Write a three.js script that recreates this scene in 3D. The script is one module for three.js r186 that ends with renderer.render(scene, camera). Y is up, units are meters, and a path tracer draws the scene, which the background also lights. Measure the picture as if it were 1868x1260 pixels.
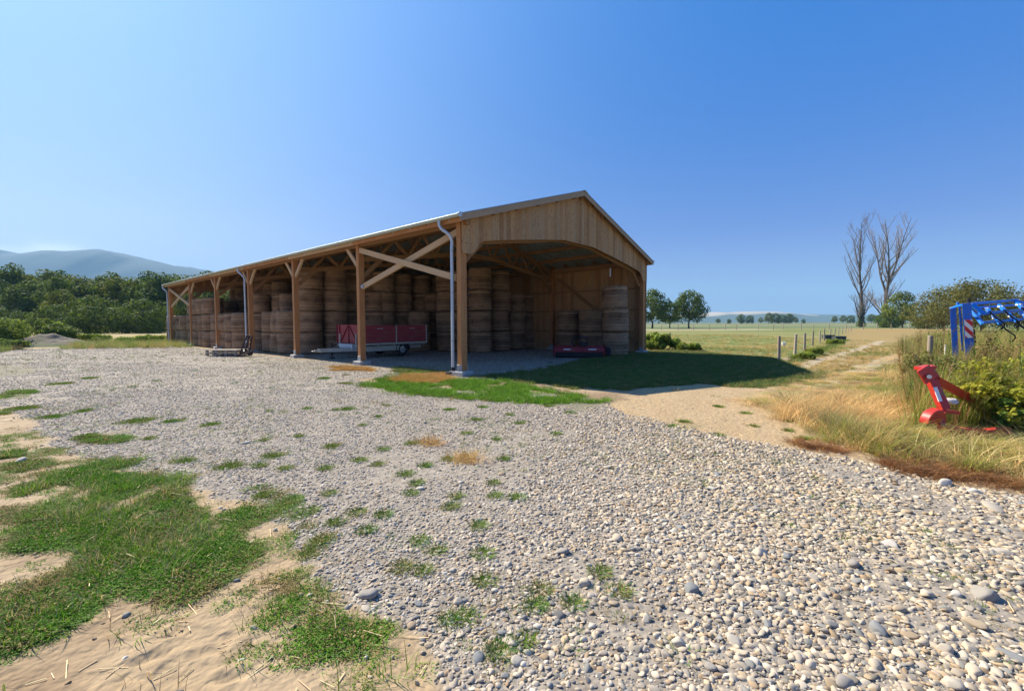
import * as THREE from 'three';
import { mergeGeometries as mergeGeos } from 'three/addons/utils/BufferGeometryUtils.js';
import { RoundedBoxGeometry } from 'three/addons/geometries/RoundedBoxGeometry.js';

// ---------------------------------------------------------------- camera, sky, sun, exposure
const W_PX = 1868, H_PX = 1260, FOC = 812.36, EYE = 1.65, PITCH = 0.0505, ROLL = 0.0033;
const scene = new THREE.Scene();
const camera = new THREE.PerspectiveCamera(2 * Math.atan(H_PX / 2 / FOC) * 180 / Math.PI, W_PX / H_PX, 0.1, 12000);
camera.position.set(0, EYE, 0);
camera.rotation.set(-PITCH, 0, -ROLL, 'YXZ');
scene.add(camera);

const rnd0 = (seed) => () => { seed |= 0; seed = seed + 0x6D2B79F5 | 0; let t = Math.imul(seed ^ seed >>> 15, 1 | seed); t = t + Math.imul(t ^ t >>> 7, 61 | t) ^ t; return ((t ^ t >>> 14) >>> 0) / 4294967296; };
const clamp = (x, a = 0, b = 1) => x < a ? a : x > b ? b : x;
const sstep = (a, b, x) => { const t = clamp((x - a) / (b - a)); return t * t * (3 - 2 * t); };
const lerp = (a, b, t) => a + (b - a) * t;
const V = (x, y, z) => new THREE.Vector3(x, y, z);
const hash2 = (x, y, s) => { let h = Math.imul(x, 374761393) ^ Math.imul(y, 668265263) ^ Math.imul(s, 974634721); h = Math.imul(h ^ h >>> 13, 1274126177); h = Math.imul(h ^ h >>> 16, 2246822519); return ((h ^ h >>> 15) >>> 0) / 4294967296; };
function noise(x, y, s = 0) { const i = Math.floor(x), j = Math.floor(y), a = x - i, b = y - j, u = a * a * (3 - 2 * a), v = b * b * (3 - 2 * b); return lerp(lerp(hash2(i, j, s), hash2(i + 1, j, s), u), lerp(hash2(i, j + 1, s), hash2(i + 1, j + 1, s), u), v); }
const fbm = (x, y, n = 3, s = 0) => { let a = 0, w = 0.5, t = 0; for (let k = 0; k < n; k++) { a += w * noise(x, y, s + k * 17); t += w; w *= 0.5; x = x * 2.03 + 5.1; y = y * 2.03 + 1.7; } return a / t; };

// barn frame, solved from the photograph's vanishing points: corner post, direction along the long side (U) and across the gable (Vv)
const BX = -1.5637, BZ = -13.954, YAW = 0.8581;
const UX = -Math.sin(YAW), UZ = -Math.cos(YAW), VX = Math.cos(YAW), VZ = -Math.sin(YAW);
const BAY = 5.8904, NB = 6, WB = 13.049, HE = 4.99, HR = 7.04, SLOPE = (HR - HE) / (WB / 2);
const bw = (u, y, v) => V(BX + u * UX + v * VX, y, BZ + u * UZ + v * VZ);

const sunEl = 41.2 * Math.PI / 180, sunOff = 4.6 * Math.PI / 180;
const sunDir = V(0, 0, 0);
{ const hx = UX * Math.cos(sunOff) - VX * Math.sin(sunOff), hz = UZ * Math.cos(sunOff) - VZ * Math.sin(sunOff); sunDir.set(hx * Math.cos(sunEl), Math.sin(sunEl), hz * Math.cos(sunEl)); }
{
  const w = 1024, h = 512, d = new Float32Array(w * h * 4), az0 = Math.atan2(sunDir.z, sunDir.x);
  for (let j = 0; j < h; j++) {
    const lat = ((j + 0.5) / h - 0.5) * Math.PI, e = Math.max(0, lat) * 180 / Math.PI, cy = Math.cos(lat), sy = Math.sin(lat);
    for (let i = 0; i < w; i++) {
      const lon = ((i + 0.5) / w - 0.5) * 2 * Math.PI, x = Math.cos(lon) * cy, z = Math.sin(lon) * cy;
      const g = Math.acos(clamp(x * sunDir.x + sy * sunDir.y + z * sunDir.z, -1, 1)) * 180 / Math.PI;
      let da = Math.abs(lon - az0); if (da > Math.PI) da = 2 * Math.PI - da; da *= 180 / Math.PI;
      const k = 1 - Math.exp(-e / 12), gl = Math.exp(-((g / 38) ** 2)), ho = 0.26 * Math.exp(-e / 20) * Math.exp(-((da / 42) ** 2)), pk = 1.2 * Math.exp(-g / 4.5);
      let r = 0.36 - 0.345 * k + 0.33 * gl + ho + pk, gg = 0.49 - 0.305 * k + 0.45 * gl + ho * 0.95 + pk * 0.95, b = 0.8 - 0.18 * k + 0.55 * gl + ho * 0.6 + pk * 0.85;
      r *= 0.95; gg *= 0.99;
      const T = Math.max(0.55, Math.exp(-0.108 / Math.sin(Math.max(e, 2) * Math.PI / 180)));   // the haze low over the land takes its share of this sky and adds its own light
      r = Math.max(0.004, (r / 1.9 - 0.13 * (1 - T)) / T); gg = Math.max(0.05, (gg / 1.9 - 0.25 * (1 - T)) / T); b = Math.max(0.2, (b / 1.9 - 0.4 * (1 - T)) / T);
      const cl = sstep(0.25, 0.7, fbm(lon * 14 + 3, e * 1.6, 4, 77)) * Math.exp(-(((e - 6.6) / 0.8) ** 2)) * 0.22 * Math.exp(-(((lon - Math.atan2(-1.01, -1.06)) / 0.075) ** 2));   // a few thin clouds low over the mountains
      r += cl; gg += cl * 0.9; b += cl * 0.7;
      const o = (j * w + i) * 4; d[o] = r; d[o + 1] = gg; d[o + 2] = b; d[o + 3] = 1;
    }
  }
  const sky = new THREE.DataTexture(d, w, h, THREE.RGBAFormat, THREE.FloatType);
  sky.mapping = THREE.EquirectangularReflectionMapping; sky.magFilter = THREE.LinearFilter; sky.minFilter = THREE.LinearFilter; sky.wrapS = THREE.RepeatWrapping; sky.needsUpdate = true;
  scene.background = sky; scene.environment = sky;
}
const sun = new THREE.DirectionalLight(new THREE.Color().setRGB(1, 0.91, 0.74), 5);
sun.position.copy(sunDir).multiplyScalar(120).add(V(0, 0, -20)); sun.target.position.set(0, 0, -20);
sun.castShadow = true; sun.shadow.mapSize.set(4096, 4096);
Object.assign(sun.shadow.camera, { left: -60, right: 60, top: 60, bottom: -60, near: 1, far: 400 });
scene.add(sun, sun.target);
scene.fog = new THREE.FogExp2(new THREE.Color().setRGB(0.4, 0.73, 1.0), 0.00018);
const renderer = new THREE.WebGLRenderer({ antialias: true });
renderer.toneMapping = THREE.LinearToneMapping; renderer.toneMappingExposure = 2.05; renderer.shadowMap.enabled = true;

// ---------------------------------------------------------------- helpers
function ray(px, py) {   // direction from the eye through a point of the photograph
  const u2 = px - W_PX / 2, v2 = H_PX / 2 - py, c = Math.cos(ROLL), s = Math.sin(ROLL), u = (c * u2 + s * v2) / FOC, v = (-s * u2 + c * v2) / FOC;
  return V(u, v * Math.cos(PITCH) - Math.sin(PITCH), -(Math.cos(PITCH) + v * Math.sin(PITCH)));
}
const G = (px, py) => { const d = ray(px, py), t = EYE / Math.max(1e-4, -d.y); return V(d.x * t, 0, d.z * t); };
const P = (px, py, depth) => { const d = ray(px, py), t = depth / -d.z; return V(d.x * t, EYE + d.y * t, -depth); };
const used = {};
function numbered(name) { if (!(name in used)) { used[name] = 0; return name; } used[name]++; return name + '_' + String(used[name]).padStart(3, '0'); }
function tag(o, label, category, group, kind) { o.userData = { ...o.userData, label, category }; if (group) o.userData.group = group; if (kind) o.userData.kind = kind; return o; }
function thing(name, pos, label, category, group) { const g = new THREE.Group(); g.name = numbered(name); g.position.copy(pos); scene.add(g); return tag(g, label, category, group); }
function part(parent, name, geo, mat, label) { const m = new THREE.Mesh(geo, mat); m.name = name; parent.add(m); if (label) m.userData.label = label; return m; }
function top(name, geo, mat, label, category, group, kind) { const m = new THREE.Mesh(geo, mat); m.name = numbered(name); scene.add(m); return tag(m, label, category, group, kind); }
const C = (r, g, b) => new THREE.Color().setRGB(r, g, b);
const M = (r, g, b, o = {}) => new THREE.MeshStandardMaterial({ color: C(r, g, b), roughness: 0.85, ...o });
const leafMat = (r, g, b, t = 0.4, vc = true) => new THREE.MeshPhysicalMaterial({ color: C(r, g, b), roughness: 0.8, specularIntensity: 0.25, transmission: t, thickness: 0, side: THREE.DoubleSide, vertexColors: vc });
function tex(w, h, f, srgb = true, repeat = true) {
  const d = new Uint8Array(w * h * 4);
  for (let j = 0; j < h; j++) for (let i = 0; i < w; i++) { const c = f(i, j), o = (j * w + i) * 4; for (let k = 0; k < 3; k++) { let x = clamp(c[k]); if (srgb) x = x < 0.0031308 ? x * 12.92 : 1.055 * x ** (1 / 2.4) - 0.055; d[o + k] = x * 255; } d[o + 3] = 255; }
  const t = new THREE.DataTexture(d, w, h); t.magFilter = THREE.LinearFilter; t.minFilter = THREE.LinearMipmapLinearFilter; t.generateMipmaps = true;
  if (repeat) t.wrapS = t.wrapT = THREE.RepeatWrapping;
  if (srgb) t.colorSpace = THREE.SRGBColorSpace; t.needsUpdate = true; return t;
}
// periodic noise, for textures that repeat
const pn = (x, y, px, py, s) => { const i = Math.floor(x), j = Math.floor(y), a = x - i, b = y - j, u = a * a * (3 - 2 * a), v = b * b * (3 - 2 * b), m = (k, n) => ((k % n) + n) % n; return lerp(lerp(hash2(m(i, px), m(j, py), s), hash2(m(i + 1, px), m(j, py), s), u), lerp(hash2(m(i, px), m(j + 1, py), s), hash2(m(i + 1, px), m(j + 1, py), s), u), v); };

const up = V(0, 1, 0);
function mergeGeometries(list) { const all = list.every((g) => g.attributes.uv); return mergeGeos(list.map((g) => { const q = g.index ? g.toNonIndexed() : g.clone(); if (!all) q.deleteAttribute('uv'); q.clearGroups(); return q; })); }
// a timber: box from a to b, w across, t the other way; grain runs along v of its uv
function beam(a, b, w, t, side = null) {
  const L = a.distanceTo(b), g = new THREE.BoxGeometry(w, L, t), p = g.attributes.position, n = g.attributes.normal, uv = g.attributes.uv;
  const o1 = (a.x * 3.7 + a.y * 1.3 + b.z * 2.1 + w * 9) % 1, o2 = (b.x * 1.9 + a.z * 2.3 + b.y * 3.1) % 1;
  for (let i = 0; i < p.count; i++) { if (Math.abs(n.getY(i)) > 0.5) uv.setXY(i, p.getX(i) + o1, p.getZ(i) * 0.1); else uv.setXY(i, (Math.abs(n.getX(i)) > 0.5 ? p.getZ(i) : p.getX(i)) + o1 + 0.3 * n.getX(i), p.getY(i) / 2 + o2); }
  const d = b.clone().sub(a).normalize(), x = side ? side.clone().sub(d.clone().multiplyScalar(side.dot(d))).normalize() : (Math.abs(d.y) > 0.9 ? V(1, 0, 0).sub(d.clone().multiplyScalar(d.x)).normalize() : V(0, 1, 0).cross(d).normalize());
  const z = x.clone().cross(d), m = new THREE.Matrix4().makeBasis(x, d, z);
  m.setPosition(a.clone().add(b).multiplyScalar(0.5)); g.applyMatrix4(m); return g;
}
const box = (w, h, d, x = 0, y = 0, z = 0, r = 0.008) => new RoundedBoxGeometry(w, h, d, 1, Math.min(r, w / 3, h / 3, d / 3)).translate(x, y, z);
const cyl = (r1, r2, h, n = 12) => new THREE.CylinderGeometry(r1, r2, h, n);
function tube(pts, r, n = 6, seg = 0) { return new THREE.TubeGeometry(new THREE.CatmullRomCurve3(pts), seg || pts.length * 4, r, n); }
function rod(a, b, r, n = 8) { const g = new THREE.CylinderGeometry(r, r, a.distanceTo(b), n); g.applyQuaternion(new THREE.Quaternion().setFromUnitVectors(up, b.clone().sub(a).normalize())); const c = a.clone().add(b).multiplyScalar(0.5); return g.translate(c.x, c.y, c.z); }

// ---------------------------------------------------------------- ground: what covers it where
const GX0 = -36, GX1 = 32, GD0 = -4, GD1 = 64, CELL = 0.1, NX = Math.round((GX1 - GX0) / CELL), ND = Math.round((GD1 - GD0) / CELL);
function mask(polys, blur) {
  let a = new Float32Array(NX * ND);
  for (const poly of polys) {
    const q = poly.map(([x, y]) => { const p = y > 1e4 ? V(x, 0, -(y - 2e4)) : G(x, y); return [(p.x - GX0) / CELL, (-p.z - GD0) / CELL]; });
    const j0 = Math.max(0, Math.floor(Math.min(...q.map((p) => p[1])))), j1 = Math.min(ND - 1, Math.ceil(Math.max(...q.map((p) => p[1]))));
    for (let j = j0; j <= j1; j++) {
      const xs = [];
      for (let k = 0; k < q.length; k++) { const [x1, y1] = q[k], [x2, y2] = q[(k + 1) % q.length]; if ((y1 <= j) !== (y2 <= j)) xs.push(x1 + (j - y1) / (y2 - y1) * (x2 - x1)); }
      xs.sort((m, n) => m - n);
      for (let k = 0; k + 1 < xs.length; k += 2) for (let i = Math.max(0, Math.ceil(xs[k])); i <= Math.min(NX - 1, xs[k + 1]); i++) a[j * NX + i] = 1;
    }
  }
  const r = Math.max(1, Math.round(blur / CELL));
  for (let pass = 0; pass < 2; pass++) {
    const b = new Float32Array(NX * ND);
    for (let j = 0; j < ND; j++) { let s = 0; for (let i = -r; i < NX; i++) { if (i + r < NX) s += a[j * NX + i + r]; if (i - r - 1 >= 0) s -= a[j * NX + i - r - 1]; if (i >= 0) b[j * NX + i] = s / (2 * r + 1); } }
    for (let i = 0; i < NX; i++) { let s = 0; for (let j = -r; j < ND; j++) { if (j + r < ND) s += b[(j + r) * NX + i]; if (j - r - 1 >= 0) s -= b[(j - r - 1) * NX + i]; if (j >= 0) a[j * NX + i] = s / (2 * r + 1); } }
  }
  return (x, z) => { const fx = clamp((x - GX0) / CELL, 0, NX - 1.01), fz = clamp((-z - GD0) / CELL, 0, ND - 1.01), i = fx | 0, j = fz | 0, u = fx - i, v = fz - j, o = j * NX + i; return lerp(lerp(a[o], a[o + 1], u), lerp(a[o + NX], a[o + NX + 1], u), v); };
}
const wp = (x, d) => [x, d + 2e4];   // a corner given in metres: x, distance ahead
const mGravel = mask([
  [[1868, 905], [1780, 893], [1700, 878], [1600, 848], [1500, 826], [1340, 798], [1230, 776], [1130, 748], [1080, 728], [1000, 716], [860, 712], [700, 706], [640, 690], [600, 660], [460, 645], [398, 638], [313, 630], [250, 631], [140, 633], [40, 637], [-80, 646], [-260, 690], [0, 745], [60, 770], [120, 830], [215, 858], [340, 870], [370, 905], [470, 925], [520, 960], [560, 1010], [600, 1080], [690, 1120], [730, 1170], [780, 1230], [830, 1300], wp(-0.2, 0.5), wp(-0.2, -4), wp(12, -4), wp(12, 3.5)],
  [[850, 690], [960, 697], [1010, 672], [1090, 655], [1110, 640], [800, 635], [560, 640], [640, 690]],
  [[-80, 730], [0, 712], [60, 690], [0, 680], [-200, 700]]], 0.22);
const mLawn = mask([
  [[650, 702], [720, 690], [850, 692], [960, 699], [1010, 712], [1110, 728], [1125, 742], [1060, 747], [980, 738], [880, 730], [800, 724], [700, 714]],
  [[690, 698], [730, 682], [775, 680], [760, 694]], [[1200, 772], [1290, 776], [1320, 794], [1240, 786]]], 0.28);
const mMat = mask([
  [[0, 1010], [10, 985], [60, 935], [110, 915], [150, 880], [240, 858], [330, 878], [358, 910], [350, 935], [400, 960], [415, 1000], [390, 1035], [300, 1062], [130, 1062], [170, 1010], [90, 1000], [40, 1010]],
  [[-40, 1110], [60, 1088], [150, 1060], [205, 1065], [150, 1105], [205, 1108], [120, 1145], [60, 1190], [-40, 1235]],
  [[300, 1075], [350, 1048], [390, 1060], [380, 1095], [320, 1125], [295, 1110]], [[398, 1100], [445, 1078], [432, 1104]],
  [[575, 1115], [605, 1098], [640, 1112], [712, 1150], [692, 1196], [640, 1190], [600, 1212], [585, 1170], [560, 1150]], [[452, 1140], [490, 1128], [500, 1155], [465, 1165]],
  [[400, 935], [470, 922], [500, 945], [470, 962], [410, 957]], [[410, 1005], [470, 992], [512, 1020], [480, 1040], [420, 1032]],
  [[140, 795], [225, 780], [248, 800], [200, 814], [150, 810]], [[0, 780], [22, 788], [20, 802], [0, 806]], [[10, 850], [60, 828], [95, 834], [80, 856], [20, 864]],
  [[95, 870], [140, 852], [190, 862], [170, 880], [110, 886]], [[-20, 815], [30, 808], [34, 832], [-20, 845]], [[0, 895], [70, 885], [75, 900], [0, 912]], [[150, 845], [260, 835], [270, 846], [160, 853]],
  [[630, 1255], [720, 1215], [800, 1235], [790, 1275], [640, 1290]], [[-20, 668], [60, 668], [70, 680], [-20, 690]], [[-20, 715], [50, 712], [50, 728], [-20, 730]],
  [[820, 1190], [890, 1172], [935, 1190], [900, 1208]], [[960, 1180], [1040, 1175], [1050, 1198], [980, 1205]], [[1130, 1205], [1200, 1185], [1250, 1208], [1180, 1230]], [[920, 1245], [990, 1235], [1000, 1262], [930, 1265]], [[350, 1220], [390, 1205], [405, 1230], [365, 1240]]], 0.15);
const mSparse = mask([[[440, 1150], [500, 1085], [530, 1040], [565, 1062], [600, 1090], [590, 1160], [640, 1225], [560, 1230], [500, 1195], [470, 1230], [455, 1180]], [[640, 1225], [800, 1240], [800, 1280], [640, 1280]], [[60, 905], [140, 880], [180, 900], [100, 930]], [[0, 930], [60, 940], [30, 985], [0, 990]], [[440, 880], [520, 900], [560, 960], [470, 925]], [[510, 950], [570, 980], [590, 1010], [540, 1015]], [[0, 860], [110, 880], [60, 905], [0, 890]]], 0.15);
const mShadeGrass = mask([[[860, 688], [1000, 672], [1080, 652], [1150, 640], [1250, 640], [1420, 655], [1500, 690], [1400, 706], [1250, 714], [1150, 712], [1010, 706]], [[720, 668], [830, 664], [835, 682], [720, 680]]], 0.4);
const mSand = mask([[[1110, 742], [1165, 722], [1210, 704], [1290, 704], [1400, 708], [1475, 700], [1490, 712], [1430, 736], [1445, 762], [1490, 802], [1520, 828], [1400, 808], [1280, 790], [1180, 770]], [[1150, 712], [1300, 698], [1330, 708], [1200, 716]]], 0.15);
const mRut = mask([[[1420, 679], [1485, 656], [1545, 640], [1590, 626], [1600, 630], [1510, 657], [1450, 682]], [[1478, 706], [1560, 670], [1650, 641], [1664, 647], [1570, 682], [1500, 710]], [[1590, 626], [1625, 612], [1632, 614], [1600, 631]]], 0.1);
const mBank = mask([[[1330, 735], [1440, 700], [1560, 660], [1640, 640], [1700, 612], wp(60, 40), wp(60, 2), [1868, 895], [1700, 868], [1600, 840], [1500, 815], [1440, 770]]], 0.3);
const mRust = mask([[[1590, 842], [1640, 838], [1780, 862], [1868, 880], [1900, 900], [1800, 892], [1680, 872]], [[1400, 795], [1560, 826], [1580, 836], [1480, 822]]], 0.12);
const mYellow = mask([[[700, 692], [740, 684], [822, 682], [832, 694], [760, 701]], [[590, 668], [660, 670], [690, 678], [620, 676]], [[822, 832], [850, 826], [885, 840], [860, 848], [830, 846]], [[770, 800], [800, 796], [805, 806], [775, 808]], [[795, 806], [825, 805], [822, 814], [798, 814]], [[185, 955], [250, 935], [262, 945], [215, 962]], [[695, 718], [718, 716], [715, 722], [698, 723]]], 0.06);
const mPasture = mask([[[1160, 650], [1240, 642], [1420, 655], [1500, 640], [1560, 612], wp(100, 66), wp(-14, 66), wp(6, 27)]], 0.4);
const mTrack = mask([[[1425, 668], [1470, 648], [1560, 615], wp(44, 60), wp(28, 30), [1640, 645], [1560, 672], [1500, 700], [1440, 710], [1330, 720], [1380, 705]]], 0.35);
const mVerge = mask([[[100, 640], [180, 620], [330, 622], [350, 634], [140, 636]], [[-90, 655], [40, 637], [10, 618], [-90, 620]], [[1425, 662], [1470, 645], [1560, 612], [1568, 614], [1500, 645], [1440, 668]]], 0.3);
const smn = (m, n, w = 0.5) => sstep(0.35, 0.65, m + (n - 0.5) * w);
function cover(x, z) {   // weights of what covers the ground at a point
  const n1 = fbm(x * 0.9, z * 0.9, 3, 1), n2 = fbm(x * 3.3, z * 3.3, 3, 5), wx = (n1 - 0.5) * 0.5 + (n2 - 0.5) * 0.22, wz = (fbm(x * 1.1 + 40, z * 1.1, 3, 9) - 0.5) * 0.7, X = x + wx, Z = z + wz, s = 0.4;
  const near = clamp(-z / 12, 0.12, 1), nx = x + wx * near, nz = z + wz * near;
  const w = { n1, n2 };
  w.pasture = smn(mPasture(X, Z), n1); w.bank = smn(mBank(X, Z), n2, 0.5); w.track = smn(mTrack(X, Z), n2, 0.4); w.verge = smn(mVerge(X, Z), n2, 0.7);
  w.gravel = smn(mGravel(x + wx * s, z + wz * s), n2, 0.55); w.sand = smn(mSand(X, Z), n2, 0.5); w.rut = smn(mRut(x + wx * 0.6, z + wz * 0.6), n2, 0.9); w.rust = smn(mRust(nx, nz), n2, 0.7);
  w.lawn = sstep(0.2, 0.8, mLawn(nx, nz) + (0.6 * n2 + 0.4 * noise(x * 6, z * 6, 29) - 0.5) * 1.1); const mm = mMat(nx + 0.08 * (noise(x * 9, z * 9, 18) - 0.5), nz); w.mat = mm < 0.03 ? 0 : sstep(0.25, 0.85, mm + (0.5 * n2 + 0.3 * noise(x * 7, z * 7, 19) + 0.2 * noise(x * 19, z * 19, 20) - 0.5) * 1.15); w.shade = smn(mShadeGrass(X, Z), n2, 0.8); w.yellow = smn(mYellow(nx, nz), n2, 0.8);
  if (w.bank > 0.5) w.gravel *= 0.2;
  return w;
}
function H(x, z) {   // height of the ground
  const d = -z, b = mBank(x, z);
  let h = 0.045 * (fbm(x * 0.35, z * 0.35, 2, 21) - 0.5) + 0.02 * (fbm(x * 1.3, z * 1.3, 2, 22) - 0.5);
  h += 0.03 * sstep(0.3, 1, b) + 0.3 * sstep(7.6, 9.5, d) * sstep(0.3, 2.5, x - 0.86 * d) * b - 0.05 * sstep(4.5, 6.2, x) * sstep(8, 6.5, d) * b;
  const inBarn = (x - BX) * UX + (z - BZ) * UZ, ac = (x - BX) * VX + (z - BZ) * VZ;
  if (inBarn > -1 && ac > -1) h *= 0.25;
  return h;
}
const furrows = [[330, 1170, 420, 1163], [355, 1190, 405, 1180], [300, 1155, 380, 1150], [250, 1205, 300, 1190], [400, 1240, 440, 1225], [120, 1140, 155, 1130]].map(([a, b, c, d]) => [G(a, b), G(c, d)]);
function micro(x, z, soil) {   // crumbs, ridges and scrapes in bare soil
  let m = 0.007 * (fbm(x * 2.2, z * 2.6, 2, 31) - 0.5) + 0.012 * (noise(x * 15, z * 15, 36) ** 5) + 0.002 * (noise(x * 8 + z * 5, z * 13, 33) - 0.5);
  for (const [a, b] of furrows) { const dx = b.x - a.x, dz = b.z - a.z, t = clamp(((x - a.x) * dx + (z - a.z) * dz) / (dx * dx + dz * dz)), q = Math.hypot(x - a.x - t * dx, z - a.z - t * dz) + 0.03 * (fbm(x * 15, z * 15, 2, 35) - 0.5); m += -0.016 * Math.exp(-((q / 0.03) ** 2)) + 0.01 * Math.exp(-(((q - 0.06) / 0.03) ** 2)); }
  return m * soil;
}
const mix3 = (a, b, t) => [lerp(a[0], b[0], t), lerp(a[1], b[1], t), lerp(a[2], b[2], t)];
function albedo(x, z, fine) {
  const w = cover(x, z), a = w.n1, b = w.n2, g1 = noise(x * 28, z * 28, 41), g2 = noise(x * 75, z * 75, 42), gr = 0.86 + 0.18 * g1 + 0.1 * (g2 - 0.5);
  let c = mix3([0.43, 0.30, 0.165], [0.51, 0.375, 0.225], b); c = mix3(c, [0.33, 0.22, 0.12], sstep(0.5, 0.75, a));
  if (-z > 30) c = mix3(c, [0.42, 0.31, 0.13], 0.8);
  c = mix3(c, mix3(mix3([0.19, 0.25, 0.045], [0.33, 0.29, 0.085], sstep(0.38, 0.7, a)), [0.17, 0.22, 0.05], sstep(0.5, 0.75, fbm(x * 0.22, z * 0.4, 2, 51))), w.pasture);
  c = mix3(c, mix3([0.48, 0.35, 0.17], [0.34, 0.26, 0.095], b), w.track);
  c = mix3(c, [0.17, 0.2, 0.05], w.verge);
  c = mix3(c, mix3([0.30, 0.21, 0.09], [0.2, 0.16, 0.06], b), w.bank);
  const sp = sstep(0.78, 0.86, noise(x * 41, z * 41, 63)) * sstep(0.4, 0.6, fbm(x * 1.7, z * 1.7, 2, 64)); c = mix3(c, [0.2, 0.135, 0.075], sp * 0.6);
  const st = noise(x * 17, z * 17, 61) * 0.55 + noise(x * 34, z * 34, 62) * 0.45;
  c = mix3(c, mix3([0.235, 0.19, 0.14], [0.50, 0.43, 0.345], st), w.gravel * (1 - 0.5 * w.bank));
  c = mix3(c, mix3([0.49, 0.335, 0.17], [0.56, 0.405, 0.225], b), w.sand);
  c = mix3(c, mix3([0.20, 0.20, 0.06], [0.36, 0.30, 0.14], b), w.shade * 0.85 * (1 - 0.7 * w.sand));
  c = mix3(c, [0.54, 0.43, 0.27], w.rut * 0.95);
  c = mix3(c, [0.16, 0.16, 0.05], w.lawn * 0.55 * (0.3 + 0.7 * sstep(0.3, 0.52, fbm(x * 1.8, z * 1.8, 3, 14)))); c = mix3(c, [0.15, 0.13, 0.04], w.mat * 0.5);
  c = mix3(c, [0.38, 0.25, 0.07], w.yellow * 0.7); c = mix3(c, [0.22, 0.11, 0.045], w.rust * 0.75);
  const e = 0.76 * gr; return [c[0] * e, c[1] * e, c[2] * e];
}
const FX0 = -8.5, FX1 = 8.5, FD0 = 0.75, FD1 = 10.75;
function sheet(x0, x1, d0, d1, cell, texW, texH, fine, skip) {
  const t = tex(texW, texH, (i, j) => albedo(lerp(x0, x1, (i + 0.5) / texW), -lerp(d0, d1, (j + 0.5) / texH), fine), true, false);
  const bw_ = fine ? 2048 : 1024, bh = fine ? 1205 : 1024;
  const bt = tex(bw_, bh, (i, j) => { const x = lerp(x0, x1, (i + 0.5) / bw_), z = -lerp(d0, d1, (j + 0.5) / bh), s = fine ? 1 : 0.25, h = 0.5 * noise(x * 22 * s, z * 22 * s, 71) + 0.3 * noise(x * 50 * s, z * 50 * s, 72) + 0.2 * noise(x * 110 * s, z * 110 * s, 73); return [h, h, h]; }, false, false);
  const mat = new THREE.MeshStandardMaterial({ map: t, roughness: 0.95, bumpMap: bt, bumpScale: fine ? 0.02 : 0.07 });
  const nx = Math.round((x1 - x0) / cell), nd = Math.round((d1 - d0) / cell), parts = {};
  const soilAt = (x, d) => fine ? sstep(0, 0.7, Math.min(x - x0, x1 - x, d - d0 + 0.7, d1 - d)) * (1 - 0.7 * smn(mGravel(x, -d), 0.5)) : 0;
  const hh = (x, d) => H(x, -d) + (fine ? micro(x, -d, soilAt(x, d)) : 0);
  for (let j = 0; j < nd; j++) for (let i = 0; i < nx; i++) {
    const x = x0 + (i + 0.5) * cell, d = d0 + (j + 0.5) * cell;
    if (skip && x > FX0 && x < FX1 && d > FD0 && d < FD1) continue;
    const w = cover(x, -d);
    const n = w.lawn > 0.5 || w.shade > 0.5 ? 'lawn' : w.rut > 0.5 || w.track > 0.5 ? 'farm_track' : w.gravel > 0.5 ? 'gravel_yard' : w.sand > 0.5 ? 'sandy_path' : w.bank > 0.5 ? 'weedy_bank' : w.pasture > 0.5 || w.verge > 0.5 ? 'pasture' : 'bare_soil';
    const q = parts[n] ??= { p: [], u: [], n: [], idx: [], key: new Map() };
    const vid = (a, b) => { const k = b * (nx + 1) + a; let id = q.key.get(k); if (id === undefined) { id = q.p.length / 3; q.key.set(k, id); const X = x0 + a * cell, D = d0 + b * cell, e = cell * 0.5; q.p.push(X, hh(X, D), -D); q.u.push((X - x0) / (x1 - x0), (D - d0) / (d1 - d0)); const nn = V((hh(X - e, D) - hh(X + e, D)) / (2 * e), 1, (hh(X, D + e) - hh(X, D - e)) / (2 * e)).normalize(); q.n.push(nn.x, nn.y, nn.z); } return id; };
    const a = vid(i, j), b = vid(i + 1, j), c = vid(i + 1, j + 1), e = vid(i, j + 1); q.idx.push(a, b, c, a, c, e);
  }
  const out = {};
  for (const n in parts) {
    const q = parts[n], g = new THREE.BufferGeometry();
    g.setAttribute('position', new THREE.Float32BufferAttribute(q.p, 3)); g.setAttribute('normal', new THREE.Float32BufferAttribute(q.n, 3)); g.setAttribute('uv', new THREE.Float32BufferAttribute(q.u, 2)); g.setIndex(q.idx);
    const m = new THREE.Mesh(g, mat); m.name = numbered(n); m.userData.kind = 'structure'; scene.add(m); out[n] = m;
  }
  return out;
}
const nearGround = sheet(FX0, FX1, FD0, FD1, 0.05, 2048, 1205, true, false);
sheet(GX0, GX1, GD0, GD1, 0.25, 2048, 2048, false, true);
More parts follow.
